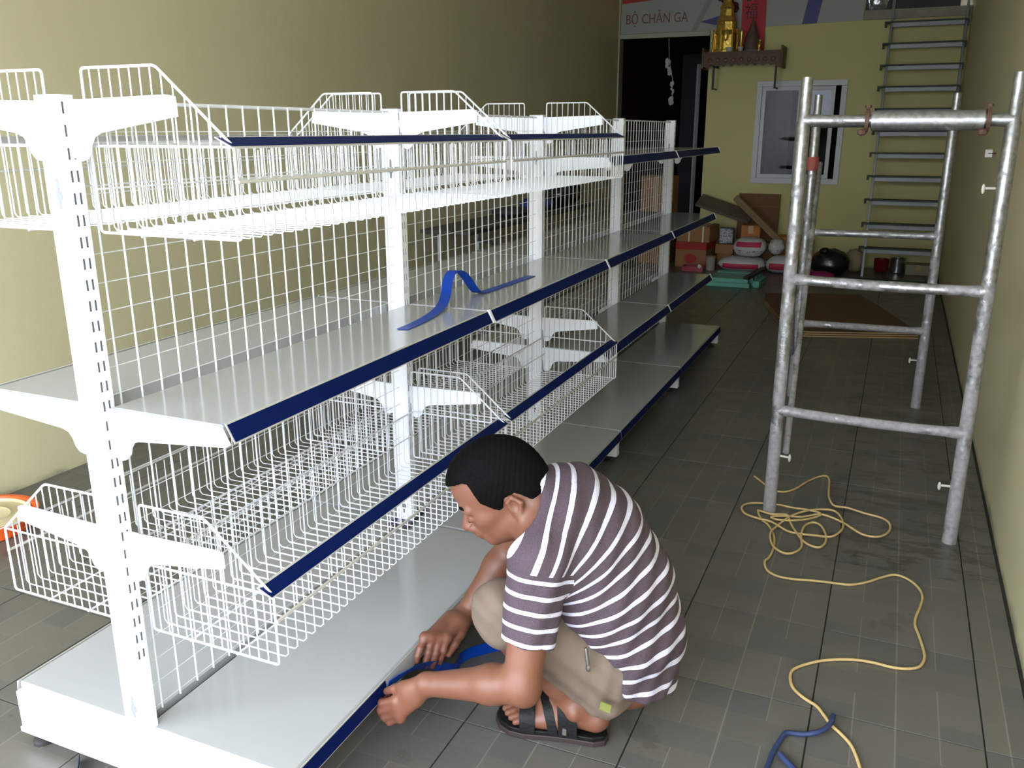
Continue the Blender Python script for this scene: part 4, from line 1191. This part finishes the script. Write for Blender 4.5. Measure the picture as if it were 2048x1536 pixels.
# --- head
S.ell(hp(-.004, .032, 0), (.101, .073, .091), HR)
S.ell(hp(.018, .046, 0), (.088, .066, .066), HR, .02)
S.ell(hp(-.050, -.005, 0), (.062, .066, .075), HR, .03)
S.ell(hp(.032, -.020, 0), (.071, .061, .083), HR, .02)
S.ell(hp(.032, -.064, 0), (.054, .052, .046), HR, .02)
S.cap(hp(.074, -.094, -.012), hp(.074, -.094, .012), .0165, k=.02)                # chin
for s in (-1, 1):
    S.cap(hp(.072, -.090, .012 * s), hp(-.006, -.060, .054 * s), .016, .014, .02)   # jaw line
    S.ell(hp(.056, -.026, .044 * s), (.022, .019, .018), HR, .02)                 # cheek
    S.cap(hp(.097, .008, .018 * s), hp(.084, .008, .048 * s), .010, .009, .014)   # brow
    S.ell(hp(.103, -.016, .034 * s), (.016, .020, .012), HR, .012, 'sub')          # eye socket
    S.ell(hp(.086, -.015, .034 * s), (.014, .0165, .0115), HR, .004)               # closed lid over the eye
    S.cap(hp(.0985, -.0195, .022 * s), hp(.094, -.0195, .046 * s), .0022, k=.002)  # lash line
S.cap(hp(.100, -.004, 0), hp(.119, -.040, 0), .0085, .0125, .010)                # nose
S.ell(hp(.119, -.044, 0), (.0135, .0125, .012), HR, .006)
for s in (-1, 1):
    S.ell(hp(.105, -.050, .014 * s), (.013, .009, .010), HR, .006)
    S.ell(hp(.112, -.059, .008 * s), (.005, .0035, .004), HR, .002, 'sub')
S.cap(hp(.095, -.064, -.013), hp(.095, -.064, .013), .011, k=.014)                # upper jaw
S.cap(hp(.1045, -.0695, -.016), hp(.1045, -.0695, .016), .0058, k=.006)           # upper lip
S.cap(hp(.0990, -.0790, -.014), hp(.0990, -.0790, .014), .0064, k=.006)           # lower lip
S.cap(hp(.1105, -.0743, -.020), hp(.1105, -.0743, .020), .0022, k=.002, op='sub')   # mouth line
for s in (-1, 1):                                                                 # ears
    S.ell(hp(-.026, -.020, .073 * s), (.019, .011, .028), HR, .006)
    S.cap(hp(-.030, .004, .082 * s), hp(-.044, -.016, .085 * s), .0055, k=.004)
    S.cap(hp(-.044, -.016, .085 * s), hp(-.024, -.044, .080 * s), .0055, .0065, k=.004)
    S.cap(hp(-.030, .004, .082 * s), hp(-.013, -.004, .078 * s), .0045, k=.004)
    S.ell(hp(-.025, -.017, .086 * s), (.009, .007, .014), HR, .004, 'sub')
# --- neck and trunk
S.cap(hp(-.035, -.045, 0), SPINE[5] + V3(0.01, 0, -0.02), .056, .062, .03)
S.cap(hp(.02, -.085, 0), SPINE[5] + V3(-.03, 0, -.05), .038, .050, .03)
for i in range(5):
    r = [.125, .115, .112, .105, .085, .06]
    S.cap(SPINE[i], SPINE[i + 1], r[i] * .88, r[i + 1] * .88, .04)
S.cap(SHO_L + V3(.0, .03, 0), SHO_R + V3(0, -.03, 0), .06, .06, .04)
S.cap(SPINE[5] + V3(.01, -.01, -.01), SHO_L + V3(.0, .02, .0), .052, .050, .03)
S.cap(SPINE[5] + V3(.01, .01, -.01), SHO_R + V3(.0, -.02, .0), .052, .050, .03)
# --- arms
def limb(a, b, c, r, k=.02):
    S.cap(a, a + (b - a) * .4, r[0], r[1], k); S.cap(a + (b - a) * .4, b, r[1], r[2], k)
    S.cap(b, b + (c - b) * .3, r[2], r[3], k); S.cap(b + (c - b) * .3, c, r[3], r[4], k)
limb(SHO_L, ELB_L, WRI_L, (.056, .048, .041, .042, .0265))
limb(SHO_R, ELB_R, WRI_R, (.056, .047, .040, .041, .0265))
S.ell(ELB_L + V3(.012, 0, -.022), (.026, .028, .026), None, .02)                 # elbow point
# --- left hand: pinches the strip against the shelf edge
def finger(pts, r0, r1):
    n = len(pts) - 1
    for i in range(n):
        S.cap(pts[i], pts[i + 1], r0 + (r1 - r0) * i / n, r0 + (r1 - r0) * (i + 1) / n, .004 if i else .008)
S.cap(WRI_L, V3(.505, .334, .158), .027, .030, .015, sq=((0, 1, 0), .72))
S.cap(V3(.515, .333, .168), V3(.468, .326, .128), .026, .016, .012, sq=((0, 1, 0), .75))
S.cap(V3(.510, .333, .150), V3(.474, .326, .098), .026, .016, .012, sq=((0, 1, 0), .75))
S.cap(V3(.468, .326, .130), V3(.476, .326, .088), .0155, .014, .010)             # knuckle row
finger([V3(.466, .326, .132), V3(.428, .322, .117), V3(.409, .342, .106), V3(.418, .362, .104)], .0112, .0084)
finger([V3(.466, .324, .116), V3(.426, .319, .098), V3(.407, .340, .088), V3(.417, .360, .089)], .0114, .0086)
finger([V3(.470, .325, .101), V3(.434, .320, .081), V3(.414, .338, .073), V3(.422, .357, .075)], .0108, .0082)
finger([V3(.476, .328, .088), V3(.446, .323, .068), V3(.428, .336, .061), V3(.434, .352, .064)], .0096, .0074)
S.cap(V3(.520, .338, .180), V3(.478, .342, .163), .017, .0150, .012)             # thumb
finger([V3(.484, .342, .165), V3(.450, .345, .148), V3(.424, .351, .130)], .0128, .0092)
# --- right hand: spread along the shelf edge, fingers drooping
S.cap(WRI_R, V3(.468, .640, .172), .026, .030, .015, sq=((.1, .2, 1), .68))
S.cap(V3(.476, .640, .168), V3(.472, .572, .164), .024, .015, .012, sq=((.2, 0, 1), .8))
S.cap(V3(.452, .640, .176), V3(.440, .540, .175), .024, .014, .012, sq=((.2, 0, 1), .8))
S.cap(V3(.430, .530, .176), V3(.473, .570, .160), .0145, .0145, .010)
finger([V3(.472, .568, .162), V3(.474, .551, .136), V3(.468, .546, .117), V3(.463, .548, .100)], .0112, .0084)
finger([V3(.458, .556, .164), V3(.460, .533, .134), V3(.455, .527, .112), V3(.450, .530, .096)], .0114, .0086)
finger([V3(.444, .544, .170), V3(.446, .520, .142), V3(.443, .513, .120), V3(.440, .514, .104)], .0108, .0082)
finger([V3(.431, .530, .176), V3(.431, .505, .158), V3(.429, .494, .142), V3(.428, .491, .128)], .0096, .0074)
S.cap(V3(.484, .668, .166), V3(.490, .615, .150), .017, .0145, .012)
finger([V3(.489, .620, .152), V3(.490, .586, .138), V3(.484, .560, .122)], .0126, .0092)
# --- legs and feet
def calf(K, A):
    d = A - K
    S.cap(K, K + d * .3, .052, .056, .02); S.cap(K + d * .3, K + d * .75, .056, .037, .02); S.cap(K + d * .75, A, .037, .034, .02)
    S.cap(K + d * .15 + V3(.02, 0, -.01), K + d * .55 + V3(.012, 0, 0), .045, .036, .02)
for H_, K_, A_ in ((HIP_L, KNE_L, ANK_L), (HIP_R, KNE_R, ANK_R)):
    S.cap(H_, K_, .080, .056, .03)
    calf(K_, A_)
SOLE = 0.028
def foot(A, toe_dir, side):
    """side: +1 when the big toe lies towards +Y"""
    t = np.array((toe_dir[0], toe_dir[1], 0.0)); t /= np.linalg.norm(t)
    w = np.array([-t[1], t[0], 0]);
    if w[1] * side < 0: w = -w
    O = V3(A[0], A[1], 0)
    P = lambda f, s, z: O + t * f + w * s + V3(0, 0, z + SOLE)
    S.cap(P(-.050, 0, .034), P(-.012, 0, .050), .033, .036, .02)
    S.cap(P(-.045, 0, .028), P(.10, .0, .022), .029, .026, .02, sq=((0, 0, 1), .9))
    S.cap(A, P(.06, .006, .036), .036, .030, .025)
    S.cap(P(.04, .008, .034), P(.125, .014, .020), .034, .022, .02)
    S.cap(P(.03, -.018, .020), P(.115, -.026, .014), .022, .018, .02)
    S.ell(A + w * (-.036) + V3(0, 0, .0), (.014, .014, .016), None, .012)
    S.ell(A + w * (.034) + V3(0, 0, .004), (.014, .014, .016), None, .012)
    for i, (s, f, r) in enumerate(((.030, .190, .0125), (.010, .186, .0095), (-.006, .176, .0090), (-.021, .164, .0086), (-.035, .150, .0082))):
        S.cap(P(.12, s * .9, .016), P(f - .022, s, .016), r * 1.05, r, .010)
        S.cap(P(f - .022, s, .016), P(f - .004, s, r * .9), r, r * .92, .005)
    return P
P_L = foot(ANK_L, (-.985, -.16), 1)
P_R = foot(ANK_R, (-.985, .10), -1)

def skin_material():
    m = NT('tanned_skin'); c = m.coord()
    n = m.noise(7, 4, c); n2 = m.noise(90, 3, c)
    col = m.ramp(n, [(0.3, srgb(108, 68, 49)), (0.7, srgb(121, 79, 58))])
    col = m.mix(m.math('MULTIPLY', n2, 0.18), col, srgb(98, 52, 42))
    # redder lips, nose tip and hands by distance
    def spot(p, r, colr, k, cur):
        v = m.n('ShaderNodeVectorMath', operation='DISTANCE'); m.l(c, v.inputs[0]); v.inputs[1].default_value = tuple(p)
        f = m.math('SUBTRACT', 1.0, m.math('DIVIDE', v.outputs['Value'], r))
        cl = m.n('ShaderNodeClamp'); m.l(f, cl.inputs[0])
        return m.mix(m.math('MULTIPLY', cl.outputs[0], k), cur, colr)
    col = spot(hp(.106, -.074, 0), .024, srgb(88, 44, 42), 0.9, col)
    col = spot(hp(.126, -.044, 0), .028, srgb(124, 64, 55), 0.6, col)
    col = spot((.44, .34, .1), .09, srgb(112, 64, 52), 0.6, col)
    col = spot((.45, .54, .14), .10, srgb(110, 62, 52), 0.6, col)
    m.l(col, m.b.inputs['Base Color'])
    m.b.inputs['Roughness'].default_value = 0.5
    m.b.inputs['Subsurface Weight'].default_value = 0.08
    m.b.inputs['Subsurface Radius'].default_value = (0.01, 0.004, 0.002)
    m.bump(n2, 0.08, 0.002)
    return m.mat
body = bpy.data.objects.new('body', S.mesh('body', skin_material())); COL.objects.link(body); attach(body, person)
del S

# --- hair: a short cap hugging the skull with a receding temple
Hh = SDF((.48, .38, .50), (.82, .64, .80), 0.003)
Hh.ell(hp(-.003, .035, 0), (.110, .0795, .100), HR, 0)
Hh.ell(hp(.018, .050, 0), (.097, .073, .076), HR, .02)
Hh.ell(hp(-.052, -.008, 0), (.067, .0735, .082), HR, .02)
X, Y, Z = Hh.coords()
dx, dy, dz = X - HC[0], Y - HC[1], Z - HC[2]
F = dx * HF[0] + dy * HF[1] + dz * HF[2]; U = dx * HU[0] + dy * HU[1] + dz * HU[2]; F = F / HS; U = U / HS; Lt = dx * HL[0] + dy * HL[1] + dz * HL[2]
lf = [-.13, -.105, -.088, -.076, -.063, -.052, -.040, -.012, -.006, .002, .013, .022, .035, .043, .047, .060, .095, .11]
lu = [-.060, -.058, -.050, -.041, -.022, -.004, .010, .009, .000, -.014, -.017, -.008, .012, .022, .076, .082, .080, .078]
bound = np.interp(F, lf, lu).astype(np.float32)
rng = np.random.default_rng(3)
jit = 0.0006 * np.sin(F * 420 + U * 300 + 40 * Lt)
Hh.g = np.maximum(Hh.g + jit.astype(np.float32) * np.clip((U + .02) * 20, 0.15, 1), (bound - U) * .8)
m = NT('short_black_hair'); c = m.coord()
m.b.inputs['Roughness'].default_value = 0.75
m.b.inputs['Specular IOR Level'].default_value = 0.05
mp = m.n('ShaderNodeMapping'); m.l(c, mp.inputs['Vector']); mp.inputs['Rotation'].default_value = (0, 0.5, 0.25); mp.inputs['Scale'].default_value = (0.25, 1.0, 0.6)
nn = m.noise(600, 2, mp.outputs[0])
m.l(m.ramp(nn, [(0.3, (0.0012, 0.0012, 0.0012, 1)), (0.7, (0.005, 0.0045, 0.0045, 1))]), m.b.inputs['Base Color'])
m.bump(nn, 0.45, 0.002)
M['hair'] = m.mat
hair = bpy.data.objects.new('hair', Hh.mesh('hair', M['hair'])); COL.objects.link(hair); attach(hair, person)
for s in (-1, 1):
    mb = MB()
    P = [hp(.1035, .012, .016 * s), hp(.1030, .016, .027 * s), hp(.0965, .017, .039 * s), hp(.0875, .011, .050 * s)]
    mb.tube(catmull([Vector(p) for p in P], 4), [0.003 + 0.002 * math.sin(math.pi * i / 12) for i in range(13)], 6)
    mb.build('eyebrow', M['hair'], person, smooth=60)
    mb = MB()
    P = [hp(.1005, -.0205, .021 * s), hp(.1010, -.0215, .034 * s), hp(.0955, -.0200, .047 * s)]
    mb.tube(catmull([Vector(p) for p in P], 4), 0.0012, 5).build('eyelash', M['hair'], person)

# --- T-shirt
T = SDF((.56, .26, .00), (1.16, .92, .74), 0.004)
rt = [.117, .122, .123, .116, .099, .070]
LAT = V3(0, 1, 0)
for i in range(5):
    for s in (-1, 0, 1):
        off = V3(-.02 if s else 0, .064 * s, -.008 if s else 0)
        T.cap(SPINE[i] + off * (1.0 if i < 4 else .8), SPINE[i + 1] + off * (1.0 if i < 3 else .7), rt[i] * (.93 if s else 1), rt[i + 1] * (.93 if s else 1), .03)
T.cap(SPINE[0] + V3(0, .05, -.02), SPINE[0] + V3(.005, -.055, -.02), .112, .112, .03)
T.cap(SHO_L + V3(-.01, .04, 0), SHO_R + V3(0, -.04, 0), .072, .072, .04)
T.cap(SPINE[4] + V3(0, -.06, .0), SHO_L + V3(0, .0, .005), .078, .068, .03)
T.cap(SPINE[4] + V3(0, .06, .0), SHO_R + V3(0, .0, .005), .078, .068, .03)
T.cap(SPINE[5] + V3(.03, 0, -.02), SPINE[5] + V3(-.005, 0, .004), .080, .070, .03)
X, Y, Z = T.coords()
def halfspace(p, n):
    n = np.array(n, float); n /= np.linalg.norm(n)
    return ((X - p[0]) * n[0] + (Y - p[1]) * n[1] + (Z - p[2]) * n[2]).astype(np.float32)
T.g = np.maximum(T.g, np.minimum(halfspace((.81, .47, .385), (-.6, 0, -.8)), halfspace((.967, .47, .273), (-.97, 0, -.24))))                # front of the shirt rides up over the lap
# sleeves
def along(a, b, t): return a + (b - a) * t
T.cap(SHO_L, along(SHO_L, ELB_L, .72), .066, .061, .025)
T.cap(SHO_R, along(SHO_R, ELB_R, .62), .066, .058, .025)
X, Y, Z = T.coords()
def halfspace(p, n):
    n = np.array(n, float); n /= np.linalg.norm(n)
    return ((X - p[0]) * n[0] + (Y - p[1]) * n[1] + (Z - p[2]) * n[2]).astype(np.float32)
def cut_limb(A, B, t, rad):
    """cut the sleeve off square at fraction t, only close to the limb"""
    d = B - A; Ln = np.linalg.norm(d); d = d / Ln
    hs = halfspace(along(A, B, t), d)
    px, py, pz = X - A[0], Y - A[1], Z - A[2]
    tt = px * d[0] + py * d[1] + pz * d[2]
    rr = np.sqrt(np.maximum(px * px + py * py + pz * pz - tt * tt, 0))
    T.g = np.where((rr < rad) & (tt > t * Ln - .03), np.maximum(T.g, hs), T.g)
cut_limb(SHO_L, ELB_L, .66, .085)
cut_limb(SHO_R, ELB_R, .56, .075)
# neckline: a round opening along the neck
T.ell((.690, .475, .602), (.108, .108, .108), None, .004, op='sub')
T.ell((.665, .560, .600), (.104, .104, .104), None, .004, op='sub')
T.cap((.690, .475, .60), (.650, .485, .49), .100, .100, .004, op='sub')
# shirt is hollow over the lap: keep it off the thighs
for H_, K_ in ((HIP_L, KNE_L), (HIP_R, KNE_R)):
    T.cap(H_ + (K_ - H_) * .30 + V3(-.02, 0, 0), K_, .088, .075, .012, op='sub')
T.g = np.maximum(T.g, halfspace((1.0, .65, .112), (.05, -.40, -1)))                   # hem
# folds
Wk = 0.004 * np.sin(Z * 62 + X * 40 + 3 * np.sin(Y * 16)) * np.clip((.42 - Z) * 5, 0, 1) + 0.0022 * np.sin(X * 75 - Z * 48 + Y * 60)
T.g = (T.g + Wk).astype(np.float32)
shirt_me = T.mesh('tshirt', None); shirt_me.materials.clear()
# knitted stripe position: distance along the back, or down the sleeve
n = len(shirt_me.vertices)
co = np.empty(n * 3, np.float32); shirt_me.vertices.foreach_get('co', co); co = co.reshape(-1, 3).astype(np.float64)
spl = np.array([tuple(p) for p in catmull([Vector(p) for p in SPINE] + [Vector(SPINE[5] + V3(-.05, -.02, .035))], 10)])
seg = np.linalg.norm(np.diff(spl, axis=0), axis=1); arc = np.concatenate([[0], np.cumsum(seg)])
tan = np.gradient(spl, axis=0); tan /= np.linalg.norm(tan, axis=1)[:, None]
num = np.zeros(n); den = np.zeros(n)
# on the bent inner side the rings fan out, so keep the reference a little outside the spine
for i in range(len(spl)):
    d = co - spl[i]
    h = d @ tan[i]
    w = np.exp(-(h / .028) ** 2 - (np.linalg.norm(d, axis=1) / .22) ** 2) + 1e-12
    num += w * (arc[i] + h * .6); den += w
s_val = num / den
def sleeve_arc(A, B, t0):
    d = (B - A); Ln = np.linalg.norm(d); d = d / Ln
    p = co - A; t = p @ d
    r = np.linalg.norm(p - np.outer(t, d), axis=1)
    return t, r, Ln
tl, rl, Ll = sleeve_arc(SHO_L, ELB_L, 0)
tr_, rr_, Lr_ = sleeve_arc(SHO_R, ELB_R, 0)
sl_l = (tl > .022) & (rl < .080) & (co[:, 1] < .425 + .0 * tl)
sl_r = (tr_ > .02) & (rr_ < .078) & (co[:, 1] > .70)
m_l = np.minimum(np.minimum(tl - .024, .082 - rl), (.428 - co[:, 1]))
m_r = np.minimum(np.minimum(tr_ - .024, .080 - rr_), (co[:, 1] - .700))
s_slv = np.where(m_l > -.02, tl, tr_)
for nm, val in (('stripe', s_val), ('stripe_sleeve', s_slv), ('sleeve_mask', np.maximum(m_l, m_r))):
    at = shirt_me.attributes.new(nm, 'FLOAT', 'POINT'); at.data.foreach_set('value', val.astype(np.float32))
m = NT('striped_knit'); c = m.coord()
an = m.n('ShaderNodeAttribute', attribute_name='stripe')
an2 = m.n('ShaderNodeAttribute', attribute_name='stripe_sleeve')
an3 = m.n('ShaderNodeAttribute', attribute_name='sleeve_mask')
slv = m.math('GREATER_THAN', an3.outputs['Fac'], 0.0)
svf = m.math('ADD', m.math('MULTIPLY', slv, an2.outputs['Fac']), m.math('MULTIPLY', m.math('SUBTRACT', 1.0, slv), an.outputs['Fac']))
nz = m.noise(30, 3, c)
sv = m.math('ADD', svf, m.math('MULTIPLY', m.math('SUBTRACT', nz, 0.5), 0.0025))
ph_ = m.math('FRACT', m.math('DIVIDE', sv, 0.0350))
st = m.math('LESS_THAN', ph_, 0.27)
nf = m.noise(400, 2, c)
dark = m.ramp(nf, [(0.3, srgb(62, 49, 57)), (0.7, srgb(78, 64, 72))])
white = m.ramp(nf, [(0.3, srgb(184, 180, 196)), (0.7, srgb(206, 203, 218))])
m.l(m.mix(st, dark, white), m.b.inputs['Base Color'])
m.b.inputs['Roughness'].default_value = 0.85
m.bump(m.noise(45, 4, c), 0.22, 0.01)
shirt_me.materials.append(m.mat)
shirt = bpy.data.objects.new('tshirt', shirt_me); COL.objects.link(shirt); attach(shirt, person)
del T

# --- khaki shorts
K = SDF((.54, .36, .0), (1.12, .92, .48), 0.004)
K.cap(HIP_L + V3(.0, .012, .020), HIP_R + V3(.0, -.012, .020), .098, .098, .03)
for H_, K_, sy in ((HIP_L, KNE_L, -1), (HIP_R, KNE_R, 1)):
    K.cap(H_ + V3(.0, sy * .008, .012), along(H_, K_, .55), .098, .080, .03)
    K.cap(along(H_, K_, .55), K_, .078, .064, .03)
    K.cap(along(H_, K_, .10) + V3(.03, -.02, -.085), along(H_, K_, .55) + V3(-.01, -.01, -.045), .058, .050, .03)   # cloth hanging below the thigh
    K.cap(K_, K_ + (ANK_L - KNE_L) * .10 + V3(-.006, 0, -.01), .065, .068, .02)
X, Y, Z = K.coords()
def khs(p, n):
    n = np.array(n, float); n /= np.linalg.norm(n)
    return ((X - p[0]) * n[0] + (Y - p[1]) * n[1] + (Z - p[2]) * n[2]).astype(np.float32)
# leg openings cut across the shin just below the knee
cutn = V3(.62, .0, -.80)
hem = khs((.648, .47, .268), V3(-.10, .05, -1))
K.g = np.where(X < .70, np.maximum(K.g, hem), K.g)
K.g = np.maximum(K.g, khs((.9, .6, .052), (0, 0, -1)))
fold = 0.0020 * np.sin(X * 70 + Z * 95 + 2 * np.sin(Y * 30)) + 0.0018 * np.sin(X * 120 - Z * 30 + Y * 40) * np.clip((X - .7) * 6, 0, 1)
K.g = (K.g + fold).astype(np.float32)
M['khaki'] = simple('khaki_cotton', srgb(112, 96, 82), 0.85, var=0.06, scale=9, bump=0.5, bscale=22)
shorts = bpy.data.objects.new('shorts', K.mesh('shorts', M['khaki'])); COL.objects.link(shorts); attach(shorts, person)
del K
# key ring and loose strap ends hanging at the pocket, small green hem label
M['key_steel'] = simple('key_steel', srgb(130, 126, 120), 0.35, metal=0.8)
kx = Vector((.902, .440, .300))
kr = MB()
kr.tube([(kx.x - .004, kx.y, kx.z + .02), (kx.x, kx.y - .003, kx.z), (kx.x + .004, kx.y - .004, kx.z - .022)], [.003, .005, .004], 8)
kr.ell((kx.x + .004, kx.y - .004, kx.z - .028), (.006, .003, .010), 10, 8)
kr.build('key_ring', M['key_steel'], person, smooth=50)
MB().rbox((.945, .452, .170), (.026, .003, .022), ry=.15).build('hem_label', simple('olive_label', srgb(112, 116, 52), 0.7), shorts)

# --- sandals
M['sandal'] = simple('black_leather', srgb(16, 15, 15), 0.55, var=0.1, bump=0.2, bscale=120, spec=0.2)
M['sole'] = simple('dark_brown_sole', srgb(44, 32, 30), 0.6)
def sandal(P, A, side):
    root = None
    out = []
    for f, s in ((-.082, .0), (-.076, -.026), (-.05, -.038), (0, -.038), (.06, -.042), (.12, -.050), (.160, -.046), (.190, -.028), (.205, .000), (.208, .024), (.196, .044), (.160, .052), (.10, .046), (.03, .036), (-.03, .036), (-.07, .026)):
        p = P(f, s, 0); out.append((p[0], p[1]))
    sole = MB().prism(out, lambda a, b, z: (a, b, z), 0.002, 0.016)
    root = sole.build('sandal', M['sole'], person, bevel=0.002)
    MB().prism([(out[i][0] + (A[0] - .05 - out[i][0]) * .03, out[i][1] + (A[1] - out[i][1]) * .03) for i in range(len(out))], lambda a, b, z: (a, b, z), 0.016, 0.0275).build('footbed', M['sandal'], root, bevel=0.003)
    def strap(f0, f1, h, w0, wdt):
        """band across the foot from the outer edge (f0) to the inner edge (f1)"""
        pts = []; wid = []
        N = 14
        for i in range(N + 1):
            a = math.pi * i / N
            s = -math.cos(a); f = f0 + (f1 - f0) * (i / N)
            lat = s * w0 + .003; z = -.006 + (h + .006) * math.sin(a) ** .7
            pts.append(Vector(P(f, lat, z)))
        d = Vector(P(1, 0, 0)) - Vector(P(0, 0, 0))
        for i in range(N + 1):
            wid.append(d * wdt + Vector((0, 0, -wdt * .35 * math.sin(math.pi * i / N))))
        MB().ribbon(pts, wid, 0.0035).build('strap', M['sandal'], root, smooth=60)
    strap(.112, .130, .052, .051, .038)
    strap(.048, .110, .066, .047, .024)
    strap(.012, .040, .098, .047, .046)
    bk = P(.02, -.046, .012)
    MB().rbox(tuple(bk), (.010, .004, .018), rz=.1).build('buckle', M['key_steel'], root)
sandal(P_L, ANK_L, 1)
sandal(P_R, ANK_R, -1)
